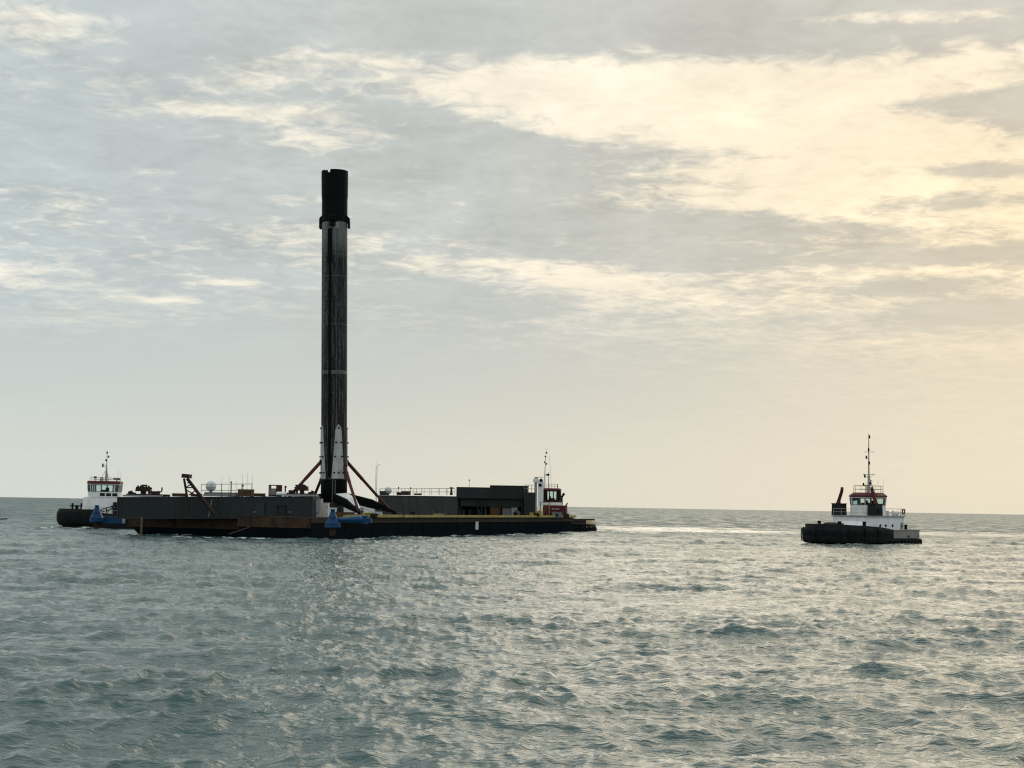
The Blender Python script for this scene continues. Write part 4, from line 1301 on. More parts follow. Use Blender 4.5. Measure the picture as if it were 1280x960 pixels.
# legs: azimuths of the four
foot_r = 9.2
zh = ZR(619)
LEGS = [(30, 'sooty leg splayed towards the camera with a white inner face'), (-68, None), (112, None), (213, None)]
PLATES = (26, -63, 117, 207)
for i, (deg, lb) in enumerate(LEGS):
    rot = (0, 0, az_mat(deg))
    # tapered white recess plate where the folded leg used to lie
    zb, zt_ = ZR(598.5), ZR(531)
    npt = 16
    vs = []
    for k in range(npt + 1):
        f = k / npt
        hw = 0.94 * (1 - 0.60 * f) if f < 0.80 else 0.489 * math.sqrt(max(0.0, 1 - ((f - 0.80) / 0.20) ** 2)) + 0.01
        for j in range(7):
            y = hw * (-1 + j / 3.0)
            x = math.sqrt(max(0.01, (RR + 0.085) ** 2 - y * y))
            vs.append((x, y, zb + (zt_ - zb) * f))
    fs = [(k * 7 + j, k * 7 + j + 1, (k + 1) * 7 + j + 1, (k + 1) * 7 + j) for k in range(npt) for j in range(6)]
    base = len(vs)
    inner = [(x * 0.93, y, z) for x, y, z in vs]
    edge = [k * 7 for k in range(npt + 1)] + [npt * 7 + j for j in range(1, 7)] + [k * 7 + 6 for k in range(npt - 1, -1, -1)] + [j for j in range(5, 0, -1)]
    fs += [(edge[k], edge[(k + 1) % len(edge)], base + edge[(k + 1) % len(edge)], base + edge[k]) for k in range(len(edge))]
    rp = MB().add(vs + inner, fs, False).build('leg_recess_plate', M_LEGW, rocket, rot=(0, 0, az_mat(PLATES[i])))
    knob = None
    for (y, py) in ((0, 535.5), (-0.36, 553.5), (0.36, 553.5), (-0.5, 571), (0.5, 571), (-0.62, 591), (0.05, 591), (0.72, 591)):
        x = math.sqrt((RR + 0.08) ** 2 - y * y)
        loc, rt = (x, y, ZR(py)), (0, RAD(90), math.atan2(y, x))
        knob = MB().lathe([(0.13, -0.05), (0.13, 0.10), (0.10, 0.17)], (0, 0, 0), 8).build('latch_knob', M_CARBON, rp, loc=loc, rot=rt) if knob is None else copy_part(knob, rp, loc, rt)
    # deployed leg: tapered box girder from the hinge to the foot
    hx = RR + 0.05
    fx, fz = foot_r, 0.12
    A = [(hx, -1.0, zh + 0.25), (hx, 1.0, zh + 0.25), (hx, 0.95, zh - 0.95), (hx, -0.95, zh - 0.95)]
    Mi = [(hx + 3.6, -0.72, zh - 0.62), (hx + 3.6, 0.72, zh - 0.62), (hx + 3.6, 0.6, zh - 1.85), (hx + 3.6, -0.6, zh - 1.85)]
    C = [(fx, -0.22, fz + 0.28), (fx, 0.22, fz + 0.28), (fx, 0.2, fz), (fx, -0.2, fz)]
    vs = A + Mi + C
    fs = [(0, 1, 2, 3), (11, 10, 9, 8)]
    for a in (0, 4):
        fs += [(a + k, a + 4 + k, a + 4 + (k + 1) % 4, a + (k + 1) % 4) for k in range(4)]
    lg = MB().add(vs, fs).build('leg', M_CARBON, rocket, lb, rot=rot)
    MB().lathe([(0.55, -0.02), (0.60, 0.06), (0.35, 0.16), (0.2, 0.3)], (fx, 0, 0.03), 14).build('foot_pad', M_CARBON, lg)
    for y in (-0.75, 0.75):
        MB().tube((hx - 0.15, y - 0.12, zh - 0.3), (hx - 0.15, y + 0.12, zh - 0.3), 0.25, None, 10).build('hinge', M_CARBON, lg)
    if i == 0:
        up = [(hx + 0.5, -0.75, zh + 0.18), (hx + 0.3, 1.1, zh + 0.30), (hx + 3.6, 0.95, zh - 0.50), (fx - 0.5, 0.4, fz + 0.50), (fx - 0.5, 0.05, fz + 0.45), (hx + 3.6, -0.35, zh - 0.55)]
        lo = [(x, y, z - 0.05) for x, y, z in up]
        MB().add(up + lo, [(0, 1, 2, 5), (5, 2, 3, 4)][::1] + [tuple(reversed(f)) for f in [(6, 7, 8, 11), (11, 8, 9, 10)]] + [(k, 6 + k, 6 + (k + 1) % 6, (k + 1) % 6) for k in range(6)]).build('inner_panel', M_WHITE, lg, 'scuffed white inner face of the leg')
    # telescopic strut
    top = Vector((RR + 0.05, 0, ZR(577)))
    if i == 0:
        q = RAD(30)
        top = Vector(((RR + 0.05) * math.cos(q), (RR + 0.05) * math.sin(q), ZR(584)))
    bot = Vector((fx - 0.75, 0, fz + 0.42))
    sp_ = MB()
    sp_.tube(top, top.lerp(bot, 0.36), 0.25, 0.25, 10).tube(top.lerp(bot, 0.35), top.lerp(bot, 0.68), 0.215, 0.215, 10).tube(top.lerp(bot, 0.67), bot, 0.18, 0.18, 10)
    so = sp_.build('strut', M_STRUT, rocket, rot=rot)
    MB().box(top, (0.35, 0.6, 0.6)).build('strut_mount', M_CARBON, so)
# engines
noz = None
for k in range(9):
    r, q = (0.0, 0.0) if k == 0 else (1.28, math.pi / 4 * k)
    loc = (r * math.cos(q), r * math.sin(q), z_skirt)
    if noz is None:
        noz = MB().lathe([(0.16, 0.1), (0.17, -0.1), (0.30, -0.35), (0.40, -0.65), (0.45, -0.95), (0.44, -0.96)], (0, 0, 0), 14, True, False).build('engine_nozzle', M_BLACK, rocket, loc=loc)
    else:
        copy_part(noz, rocket, loc)
# access ladder from the deck to the engine section
p = W(416.3, 648, 216.8); p.z = DECK + 0.03
g = thing('access_ladder', 'thin grey upright ladder in front of the rocket base', 'ladder', p)
hh = W(416.3, 600, 216.8).z - p.z
for x in (-0.2, 0.2):
    MB().tube((x, 0, 0), (x, 0, hh), 0.04, None, 6).build('rail', M_GREY, g)
r0 = None
for k in range(int(hh / 0.35)):
    r0 = MB().tube((-0.2, 0, 0), (0.2, 0, 0), 0.02, None, 5).build('rung', M_GREY, g, loc=(0, 0, 0.3 + 0.35 * k)) if r0 is None else copy_part(r0, g, (0, 0, 0.3 + 0.35 * k))
MB().bx(-0.6, 0.6, -0.5, 0.5, 0, 0.12).build('base_plate', M_BLACK, g)

# ================================================================ tugs
def outline(Ln, Bm, nb=2.6, ns=4.5, k=26, inset=0.0):
    """closed plan of a tug, bow at +x"""
    pts = []
    up = []
    for i in range(k + 1):
        s = i / k
        x = -Ln / 2 + Ln * s
        t = (s - 0.45) / 0.55 if s > 0.45 else (0.45 - s) / 0.45
        e = nb if s > 0.45 else ns
        b = Bm / 2 * max(0.0, 1 - t ** e) ** (1 / (2.0 if s > 0.45 else 2.6))
        up.append((x, max(0.02, b)))
    full = [(x, -b) for x, b in up] + [(x, b) for x, b in reversed(up)]
    return [(x * (1 - 2 * inset / Ln), y * (1 - 2 * inset / Bm)) for x, y in full]


def tug_hull(root, Ln, Bm, sheer, hullmat, deckmat, bulw, bulwmat=None, **kw):
    """sheer(s): deck edge height for s from 0 (stern) to 1 (bow); bulw: bulwark height function"""
    o = outline(Ln, Bm, **kw)
    N = len(o)
    S_ = [min(1, max(0, x / Ln + 0.5)) for x, y in o]
    def ring(k, zf):
        return [(x * (k if abs(x) > Ln * 0.3 else (k + 1) / 2) , y * k, zf(s)) for (x, y), s in zip(o, S_)]
    rings = [ring(0.80, lambda s: -1.4), ring(0.90, lambda s: -0.3), ring(0.95, lambda s: 0.45), ring(1.0, lambda s: sheer(s))]
    m = MB()
    vs = [p for r in rings for p in r]
    m.add(vs, [(i * N + k, i * N + (k + 1) % N, (i + 1) * N + (k + 1) % N, (i + 1) * N + k) for i in range(3) for k in range(N)], True)
    m.build('hull', hullmat, root)
    # bulwark: a wall with thickness above the deck edge
    outr = ring(1.0, lambda s: sheer(s) - 0.02)
    topo = ring(1.0, lambda s: sheer(s) + bulw(s))
    topi = ring(0.965, lambda s: sheer(s) + bulw(s))
    inn = ring(0.965, lambda s: sheer(s) - 0.05)
    vs = outr + topo + topi + inn
    m = MB().add(vs, [(i * N + k, i * N + (k + 1) % N, (i + 1) * N + (k + 1) % N, (i + 1) * N + k) for i in range(3) for k in range(N)], False)
    m.build('bulwark', bulwmat or hullmat, root)
    dk = ring(0.97, lambda s: sheer(s) - 0.03)
    m = MB()
    h = N // 2
    m.add(dk, [(i, i + 1, N - 2 - i, N - 1 - i) for i in range(h - 1)])
    m.build('deck', deckmat, root)
    return o, S_


def fender_loop(root, o, S_, zf, r, mt, s0=-1, s1=2, name='fender', label=None, out=1.0):
    m = MB()
    N = len(o)
    for k in range(N):
        a, b = o[k], o[(k + 1) % N]
        if s0 <= S_[k] <= s1 and s0 <= S_[(k + 1) % N] <= s1:
            m.tube((a[0] * out, a[1] * out, zf(S_[k])), (b[0] * out, b[1] * out, zf(S_[(k + 1) % N])), r, None, 8)
    return m.build(name, mt, root, label)


def cladding(root, o, S_, prof, mt, s0, s1, name='bow_fender', label=None):
    """thick rubber skin with a rounded section following the plan; prof: (outward, z)"""
    N = len(o)
    seq = [k for k in range(N) if s0 <= S_[k] <= s1]
    m = MB()
    vs = []
    for c, k in enumerate(seq):
        a, b = Vector(o[k - 1]), Vector(o[(k + 1) % N])
        t = (b - a).normalized()
        nn = Vector((t.y, -t.x))
        lump = 0.03 * math.sin(c * 2.1) + 0.02 * math.sin(c * 5.3)
        end = 0.55 if c in (0, len(seq) - 1) else 1.0
        for w, z in prof:
            p = Vector(o[k]) + nn * (w * end + (lump if w > 0.1 else 0))
            vs.append((p.x, p.y, z))
    n = len(prof)
    m.add(vs, [(i * n + k, (i + 1) * n + k, (i + 1) * n + k + 1, i * n + k + 1) for i in range(len(seq) - 1) for k in range(n - 1)], True)
    return m.build(name, mt, root, label)


def tyres(root, o, S_, s0, s1, z, R, r, step=0.9, sides=(-1, 1), wrap=True):
    first = None
    N = len(o)
    acc = 0.0
    for k in range(N):
        a, b = Vector(o[k]), Vector(o[(k + 1) % N])
        seg = (b - a).length
        while acc < seg:
            p = a.lerp(b, acc / seg)
            s = p.x / (max(q[0] for q in o) * 2) + 0.5
            if s0 <= s <= s1:
                nrm = Vector((b.y - a.y, -(b.x - a.x))).normalized()
                ang = math.atan2(nrm.y, nrm.x)
                loc = (p.x + nrm.x * (r + 0.05), p.y + nrm.y * (r + 0.05), z + random.uniform(-0.06, 0.06))
                if first is None:
                    first = MB().torus((0, 0, 0), R, r, (1, 0, 0), 12, 6).build('tyre', M_RUBBER, root, loc=loc, rot=(0, 0, ang))
                else:
                    copy_part(first, root, loc, (0, 0, ang))
            acc += step
        acc -= seg


def wheelhouse(root, poly, z0, zs, zt, wallmat, roofmat, ctr, flare=1.0, npanes=None, roof_t=0.22, over=0.22, roof_in=0.85):
    """glazed room: solid wall below the sill, pillars, panes all round, roof with chamfered edge"""
    cx, cy = ctr
    n = len(poly)
    MB().prism(poly, z0, zs, 1.0, ctr).build('wheelhouse_wall', wallmat, root)
    top = [(cx + (x - cx) * flare, cy + (y - cy) * flare) for x, y in poly]
    at = lambda i, f, z: Vector((poly[i][0] + (top[i][0] - poly[i][0]) * f, poly[i][1] + (top[i][1] - poly[i][1]) * f, z))
    gi = 0
    hd = MB()
    for i in range(n):
        j = (i + 1) % n
        a0, b0, a1, b1 = at(i, 0, zs), at(j, 0, zs), at(i, 1, zt), at(j, 1, zt)
        ln = (b0 - a0).length
        k = npanes[i] if npanes else max(1, round(ln / 1.0))
        nrm = Vector((b0.y - a0.y, -(b0.x - a0.x), 0)).normalized()
        pw = 0.09
        for q in range(k + 1):
            f = q / k
            p0, p1 = a0.lerp(b0, f), a1.lerp(b1, f)
            dr = (b0 - a0).normalized() * pw
            if q == k:
                continue
            vs = []
            for p in (p0, p1):
                vs += [p - dr + nrm * 0.0, p + dr, p + dr - nrm * 0.14, p - dr - nrm * 0.14]
            MB().add(vs, [(3, 2, 1, 0), (4, 5, 6, 7), (0, 1, 5, 4), (1, 2, 6, 5), (2, 3, 7, 6), (3, 0, 4, 7)]).build('pillar', wallmat, root)
            # pane
            f0, f1 = (q + pw / ln * k * 0.5) / k, (q + 1 - pw / ln * k * 0.5) / k
            s0, s1 = a0.lerp(b0, f0), a0.lerp(b0, f1)
            t0, t1 = a1.lerp(b1, f0), a1.lerp(b1, f1)
            off = nrm * -0.05
            win = MB().add([s0 + off, s1 + off, t1 + off, t0 + off], [(0, 1, 2, 3)]).build('window', M_GLASS, root)
            fr = MB()
            for (u0, u1) in ((s0, s1), (s1, t1), (t1, t0), (t0, s0)):
                fr.tube(u0 + nrm * 0.01, u1 + nrm * 0.01, 0.035, None, 4)
            fr.build('window_frame', M_BLACK, win)
        hd.add([a1, b1, b1 - nrm * 0.14, a1 - nrm * 0.14, a1 + Vector((0, 0, 0.16)), b1 + Vector((0, 0, 0.16)), b1 - nrm * 0.14 + Vector((0, 0, 0.16)), a1 - nrm * 0.14 + Vector((0, 0, 0.16))],
               [(3, 2, 1, 0), (4, 5, 6, 7), (0, 1, 5, 4), (1, 2, 6, 5), (2, 3, 7, 6), (3, 0, 4, 7)])
    hd.build('window_header', wallmat, root)
    ov = [(cx + (x - cx) * (1 + over / 2.4), cy + (y - cy) * (1 + over / 2.4)) for x, y in top]
    MB().prism(ov, zt + 0.16, zt + 0.16 + roof_t * 0.35, 1.0, ctr).prism(ov, zt + 0.16 + roof_t * 0.35 + 0.001, zt + 0.16 + roof_t, roof_in, ctr).build('wheelhouse_roof', roofmat, root)
    # console and chairs inside, seen through the glass
    MB().box((cx, cy, zs + 0.1), (1.0, 1.6, 0.35)).build('helm_console', M_DARK, root)
    for s in (-0.55, 0.6):
        MB().box((cx - 0.35, cy + s, zs + 0.25), (0.35, 0.4, 0.75), 0, 0, 0, 0.8).build('helm_chair', M_DARK, root)
    return zt + 0.16 + roof_t


def octagon(lx, ly, ch, c=(0, 0)):
    a, b = lx / 2, ly / 2
    p = [(a - ch, -b), (a, -b + ch), (a, b - ch), (a - ch, b), (-a + ch, b), (-a, b - ch), (-a, -b + ch), (-a + ch, -b)]
    return [(x + c[0], y + c[1]) for x, y in p]


def rail_part(root, pts, h, n, mt=None, r=0.025):
    """railing as a part: posts are sub-parts of the rails"""
    m = MB()
    P_ = [Vector(p) for p in pts]
    for z in (h, h * 0.5):
        m.path([p + Vector((0, 0, z)) for p in P_], r, 6)
    rl = m.build('railing', mt or M_STEEL, root)
    first = None
    for a, b in zip(P_, P_[1:]):
        for k in range(n + 1):
            p = a.lerp(b, k / n)
            if first is None:
                first = MB().tube((0, 0, 0), (0, 0, h), r, None, 6).build('post', mt or M_STEEL, rl, loc=p)
            else:
                copy_part(first, rl, p)


def bitt(root, p, h=0.7, w=0.5):
    m = MB()
    for k in (-w, w):
        m.lathe([(0.16, 0), (0.16, h), (0.22, h + 0.02), (0.22, h + 0.1)], (p[0], p[1] + k, p[2]), 10)
    m.tube((p[0], p[1] - w - 0.35, p[2] + h * 0.55), (p[0], p[1] + w + 0.35, p[2] + h * 0.55), 0.10)
    m.build('towing_bitt', M_BLACK, root)


# ---------------------------------------------------------------- right hand tug
TY = 212.0
tp = W(1076.5, 680, TY); tp.z = 0
hd_ = RAD(222)
tug = thing('tugboat', 'black hulled tug with two red tipped exhausts lying alone on the right', 'tugboat', tp, hd_, 'tugs around the barge')
M_TUGW = M_WHITE
sheerA = lambda s: 0.95 + 0.65 * max(0, (s - 0.38) / 0.62) ** 0.7 if s > 0.38 else 0.95
bulA = lambda s: 0.75 + (0.35 if s > 0.6 else 0.35 * max(0, (s - 0.35) / 0.25)) if s > 0.35 else 0.95
LA, BA = 20.6, 9.3
M_TUGBUL = mat('dull_pinkish_grey_paint', (0.24, 0.225, 0.22), 0.6, 0, 0.6, (0.14, 0.12, 0.11), 1.2, 4.0)
oA, sA = tug_hull(tug, LA, BA, sheerA, M_BLACK, M_DECK, bulA, M_BLACK, nb=3.4, ns=3.4)
# rubber cladding over the high bow
cladding(tug, oA, sA, [(-0.15, 0.1), (0.22, 0.22), (0.36, 0.55), (0.40, 1.0), (0.36, 1.12), (0.42, 1.2), (0.44, 1.7), (0.36, 2.0), (0.15, 2.15), (-0.2, 2.18)], M_RUBBER, 0.50, 1.0)
fender_loop(tug, oA, sA, lambda s: 0.55, 0.26, M_RUBBER, -0.1, 0.55, 'side_fender')
tyres(tug, oA, sA, -0.1, 0.48, 0.30, 0.36, 0.19, 0.85)
# grey after bulwark plates set over the black ones
N = len(oA)
m = MB()
for k in range(N):
    a, b = oA[k], oA[(k + 1) % N]
    if sA[k] < 0.50 and sA[(k + 1) % N] < 0.50:
        z0, z1 = 0.85, 1.95
        o1 = 1.012
        vs = [(a[0] * o1, a[1] * o1, z0), (b[0] * o1, b[1] * o1, z0), (b[0] * o1, b[1] * o1, z1), (a[0] * o1, a[1] * o1, z1),
              (a[0] * .96, a[1] * .96, z0), (b[0] * .96, b[1] * .96, z0), (b[0] * .96, b[1] * .96, z1), (a[0] * .96, a[1] * .96, z1)]
        m.add(vs, [(0, 1, 2, 3), (5, 4, 7, 6), (3, 2, 6, 7), (0, 4, 5, 1)])
m.build('after_bulwark', M_TUGBUL, tug, 'dull grey bulwark around the after deck')
# chafing straps round the rubber bow
for k in range(N):
    if sA[k] > 0.56 and k % 3 == 0:
        a, b = Vector(oA[k - 1]), Vector(oA[(k + 1) % N])
        t = (b - a).normalized(); nn = Vector((t.y, -t.x)); p = Vector(oA[k])
        MB().path([(p.x + nn.x * w_, p.y + nn.y * w_, z_) for w_, z_ in ((0.42, 0.35), (0.48, 0.9), (0.52, 1.5), (0.44, 2.0), (0.1, 2.22))], 0.07, 6).build('fender_strap', M_RUBBER, tug)
# deckhouse
HX = -1.6
dh = octagon(9.2, 7.0, 1.2, (HX - 0.1, 0))
MB().prism(dh, 0.9, 3.75, 1.0).build('deckhouse', M_TUGW, tug)
MB().prism(octagon(9.6, 7.4, 1.3, (HX - 0.1, 0)), 3.75, 3.87, 1.0).build('boat_deck', M_LGREY, tug)
# forward sloping white casing
MB().add([(HX + 3.7, -2.6, 1.8), (HX + 5.6, -2.0, 1.8), (HX + 5.6, 2.0, 1.8), (HX + 3.7, 2.6, 1.8), (HX + 3.7, -2.6, 3.7), (HX + 4.2, -2.0, 3.5), (HX + 4.2, 2.0, 3.5), (HX + 3.7, 2.6, 3.7)],
         [(3, 2, 1, 0), (4, 5, 6, 7), (0, 1, 5, 4), (1, 2, 6, 5), (2, 3, 7, 6), (3, 0, 4, 7)]).build('winch_casing', M_TUGW, tug)
# wheelhouse
wz = wheelhouse(tug, octagon(4.3, 4.3, 1.05, (HX, 0)), 3.87, 5.35, 6.25, M_TUGW, M_RED, (HX, 0), 1.04, [2, 1, 2, 1, 2, 1, 2, 1], 0.62, 0.1, 0.80)
bx_ = octagon(3.5, 3.5, 0.9, (HX, 0))
rail_part(tug, [(x, y, wz) for x, y in bx_] + [(*bx_[0], wz)], 0.95, 1)
# side doors, portholes
for sgn in (1, -1):
    d_ = MB().bx(HX - 3.3, HX - 2.55, sgn * 3.5 - 0.03, sgn * 3.5 + 0.03, 1.15, 3.0).build('door', M_LGREY, tug)
    MB().lathe([(0.14, -0.02), (0.14, 0.02)], (0, 0, 0), 10).build('porthole', M_DARK, d_, loc=(HX - 2.92, sgn * 3.55, 2.5), rot=(RAD(90), 0, 0))
    for x in (HX - 0.7, HX + 0.9, HX + 2.2):
        MB().lathe([(0.2, -0.03), (0.2, 0.03)], (0, 0, 0), 14).build('porthole', M_DARK, tug, loc=(x, sgn * 3.52, 2.55), rot=(RAD(90), 0, 0))
# a second yard on the mast
MB().tube((HX - 0.2, -1.0, 9.6), (HX - 0.2, 1.0, 9.6), 0.04, None, 6).tube((HX - 0.2, -0.9, 9.6), (HX - 0.2, 0, 9.0), 0.03, None, 5).tube((HX - 0.2, 0.9, 9.6), (HX - 0.2, 0, 9.0), 0.03, None, 5).build('yard', M_MAST, tug)
rail_part(tug, [(HX + 4.4, -2.6, 3.87), (HX + 4.4, 2.6, 3.87)], 0.9, 4, M_MAST, 0.022)
# two exhaust casings with leaning red pipes
for sgn in (1, -1):
    y = sgn * 2.95
    x0 = HX + 2.6
    c = MB().box((x0, y, 4.65), (1.7, 1.35, 1.55), 0, 0, 0, 0.95).build('exhaust_casing', M_BLACK, tug)
    MB().box((x0, y, 5.46), (1.75, 1.4, 0.10)).build('casing_cap', M_DKRED, c)
    MB().tube((x0, y + sgn * 0.15, 5.4), (x0, y + sgn * 0.05, 5.9), 0.36, 0.25, 12).tube((x0, y + sgn * 0.05, 5.88), (x0, y - sgn * 0.45, 7.2), 0.24, 0.23, 12).tube((x0, y - sgn * 0.45, 7.18), (x0, y - sgn * 0.5, 7.75), 0.23, 0.19, 12).build('exhaust_pipe', M_ORRED, c)
    MB().box((x0 - 0.1, sgn * 3.75, 4.5), (0.9, 0.05, 0.7)).build('louvre', M_DARK, c)
# mast
mz = W(1087, 541.5, TY).z
MB().tube((HX - 0.2, 0, wz), (HX - 0.2, 0, wz + 2.6), 0.22, 0.15, 8).tube((HX - 0.2, 0, wz + 2.5), (HX - 0.2, 0, mz), 0.12, 0.05, 8).build('mast', M_MAST, tug)
MB().tube((HX - 0.2, 0, wz + 2.4), (HX - 1.6, 0, wz), 0.05).tube((HX - 0.2, 0, wz + 2.0), (HX - 1.0, 0, wz + 1.6), 0.05).build('mast_stay', M_MAST, tug)
zc_ = W(1087, 564.5, TY).z
MB().tube((HX - 0.2, -0.8, zc_), (HX - 0.2, 0.9, zc_), 0.035).build('crosstree', M_MAST, tug)
for k, (z, dy, dx_) in enumerate(((mz - 0.45, 0.12, 0), (zc_ + 0.3, 0.05, 0.1), (zc_ - 0.75, -0.25, 0.2), (zc_ - 1.55, 0.22, 0.2), (wz + 2.3, -0.45, 0.3), (wz + 1.3, 0.5, 0.4), (wz + 1.15, -0.75, 0.2))):
    MB().lathe([(0.06, -0.24), (0.12, -0.12), (0.12, 0.14), (0.05, 0.24)], (HX - 0.2 + dx_, dy, z), 9).tube((HX - 0.2, 0, z - 0.1), (HX - 0.2 + dx_, dy, z - 0.1), 0.03, None, 5).build('navigation_light', M_DARK, tug)
MB().box((HX + 0.7, 0.3, wz + 0.95), (0.14, 1.3, 0.12)).tube((HX + 0.7, 0.3, wz), (HX + 0.7, 0.3, wz + 0.9), 0.07).build('radar_scanner', M_MAST, tug)
for (x, y, h) in ((HX + 1.4, 1.5, 1.6), (HX + 1.3, -1.4, 1.5), (HX - 1.3, 1.6, 2.0), (HX - 1.5, -1.5, 1.6), (HX + 0.2, 1.8, 1.7)):
    MB().tube((x, y, wz), (x, y, wz + h), 0.022, 0.012, 6).build('whip_aerial', M_GREY, tug)
MB().tube((HX - 3.2, -2.2, 3.87), (HX - 3.2, -2.2, 8.6), 0.03).tube((HX - 3.35, -2.2, 8.55), (HX - 3.05, -2.2, 8.55), 0.04).build('signal_pole', M_GREY, tug)
# after boat deck railing with a lifebuoy
rail_part(tug, [(HX - 2.2, 3.4, 3.87), (HX - 4.2, 3.2, 3.87), (HX - 4.6, 2.4, 3.87), (HX - 4.6, -2.4, 3.87), (HX - 2.2, -3.4, 3.87)], 1.0, 3)
MB().torus((HX - 3.6, 3.35, 4.5), 0.32, 0.08, (0, 1, 0)).build('lifebuoy', M_ORRED, tug)
# life raft canisters, boat deck lockers, freeing ports and a stern light
for sgn in (1, -1):
    MB().tube((HX - 3.6, sgn * 2.3, 4.3), (HX - 2.6, sgn * 2.3, 4.3), 0.3, None, 14).bx(HX - 3.4, HX - 3.3, sgn * 2.3 - 0.3, sgn * 2.3 + 0.3, 3.87, 4.2).bx(HX - 2.9, HX - 2.8, sgn * 2.3 - 0.3, sgn * 2.3 + 0.3, 3.87, 4.2).build('life_raft', M_WHITE, tug)
MB().bx(HX - 3.9, HX - 2.8, -0.8, 0.8, 3.87, 4.6).build('boat_deck_locker', M_OFFW, tug)
for k in range(N):
    if sA[k] < 0.45 and k % 4 == 1:
        a, b = Vector(oA[k]), Vector(oA[(k + 1) % N])
        c_ = (a + b) / 2 * 1.014
        MB().box((c_.x, c_.y, 1.12), (0.5, 0.05, 0.22), math.atan2(b.y - a.y, b.x - a.x)).build('freeing_port', M_DARK, tug)
MB().path([(oA[k][0] * 1.015, oA[k][1] * 1.015, 1.97) for k in range(N) if sA[k] < 0.5 and k < N // 2], 0.07, 6).path([(oA[k][0] * 1.015, oA[k][1] * 1.015, 1.97) for k in range(N) if sA[k] < 0.5 and k >= N // 2], 0.07, 6).build('bulwark_capping', M_LGREY, tug)
# bow gear
for (x, y) in ((7.2, 1.6), (5.6, -2.9), (4.4, 3.6)):
    MB().lathe([(0.22, 0), (0.22, 1.15), (0.28, 1.18), (0.28, 1.32)], (x, y, 1.75), 10).build('bollard', M_BLACK, tug)
MB().tube((6.3, -1.1, 2.4), (6.3, 1.1, 2.4), 0.5, None, 14).bx(5.9, 6.7, -1.35, -1.1, 1.7, 2.8).bx(5.9, 6.7, 1.1, 1.35, 1.7, 2.8).build('bow_winch', M_BLACK, tug)
MB().lathe([(0.2, 0), (0.2, 1.5), (0.27, 1.53), (0.27, 1.75)], (-8.2, 1.7, 0.95), 10).lathe([(0.2, 0), (0.2, 1.5), (0.27, 1.53), (0.27, 1.75)], (-8.2, -1.7, 0.95), 10).build('stern_bitt', M_BLACK, tug)
MB().bx(-7.2, -5.9, -1.3, 1.3, 0.95, 2.3).tube((-6.5, -1.6, 2.2), (-6.5, 1.6, 2.2), 0.42, None, 12).build('stern_winch', M_DKRED, tug)

# ---------------------------------------------------------------- left hand tug
TY2 = 232.0
tp = W(141, 660, TY2); tp.z = 0
tug2 = thing('tugboat', 'white housed tug with maroon roof edge half hidden behind the left end of the barge', 'tugboat', tp, RAD(187), 'tugs around the barge')
shB = lambda s: 1.35 + 0.75 * max(0, (s - 0.4) / 0.6) ** 1.2
buB = lambda s: 0.75
oB, sB = tug_hull(tug2, 16.0, 7.6, shB, M_BLACK, M_DECK, buB, M_BLACK, nb=4.2, ns=5.0)
cladding(tug2, oB, sB, [(-0.3, 0.3), (-0.05, 0.42), (0.16, 0.75), (0.30, 1.15), (0.31, 1.85), (0.30, 2.15), (0.02, 2.75), (-0.25, 2.78)], M_RUBBER, 0.55, 1.0)
fender_loop(tug2, oB, sB, lambda s: 1.3, 0.22, M_RUBBER, -0.1, 0.55, 'side_fender')
X2 = 1.35
hb = octagon(4.7, 4.8, 0.5, (X2, 0))
MB().prism([(x + (0.75 if x > X2 else 0) , y) for x, y in hb], 1.6, 4.6, 0.93, (X2 - 0.6, 0)).build('deckhouse', M_WHITE, tug2)
wz2 = wheelhouse(tug2, octagon(4.5, 4.6, 0.5, (X2, 0)), 4.605, 5.45, 6.45, M_WHITE, M_RED, (X2, 0), 1.03, [3, 1, 3, 1, 5, 1, 3, 1][::1] if False else [2, 1, 3, 1, 4, 1, 3, 4], 0.42, 0.1, 0.97)
# lower row of small windows
for x in (X2 - 1.75, X2 - 0.85, X2 + 0.05):
    w_ = MB().bx(x - 0.3, x + 0.3, -0.05, 0.03, -0.16, 0.16).build('window', M_DARK, tug2, loc=(0, 2.30, 5.0))
    MB().bx(x - 0.36, x + 0.36, -0.06, 0.015, -0.22, 0.22).build('window_frame', M_BLACK, w_)
    w_ = MB().bx(x - 0.3, x + 0.3, -0.03, 0.05, -0.16, 0.16).build('window', M_DARK, tug2, loc=(0, -2.30, 5.0))
mz2 = W(133, 563, TY2).z
MB().tube((X2 - 0.1, 0, wz2), (X2 - 0.1, 0, wz2 + 2.2), 0.24, 0.10, 8).tube((X2 - 0.1, 0, wz2 + 2.1), (X2 - 0.1, 0, mz2), 0.075, 0.035, 8).build('mast', M_MAST, tug2)
MB().tube((X2 - 0.1, 0, wz2 + 2.0), (X2 - 0.55, 0.5, wz2), 0.05).tube((X2 - 0.1, 0, wz2 + 1.8), (X2 + 0.9, 0, wz2), 0.03).build('mast_stay', M_MAST, tug2)
for (z, dx_) in ((mz2 - 0.35, 0.0), (mz2 - 0.95, -0.25), (mz2 - 1.5, 0.1), (wz2 + 2.25, 0.55), (wz2 + 2.5, 0.55)):
    MB().lathe([(0.07, -0.15), (0.12, -0.08), (0.12, 0.10), (0.05, 0.16)], (X2 - 0.1 + dx_, 0.1, z), 9).tube((X2 - 0.1, 0, z - 0.1), (X2 - 0.1 + dx_, 0.1, z - 0.1), 0.03, None, 5).build('navigation_light', M_DARK, tug2)
MB().box((X2 + 1.5, 0.2, wz2 + 0.55), (0.4, 0.35, 0.3)).tube((X2 + 1.5, 0.2, wz2), (X2 + 1.5, 0.2, wz2 + 0.5), 0.06).build('searchlight', M_DARK, tug2)
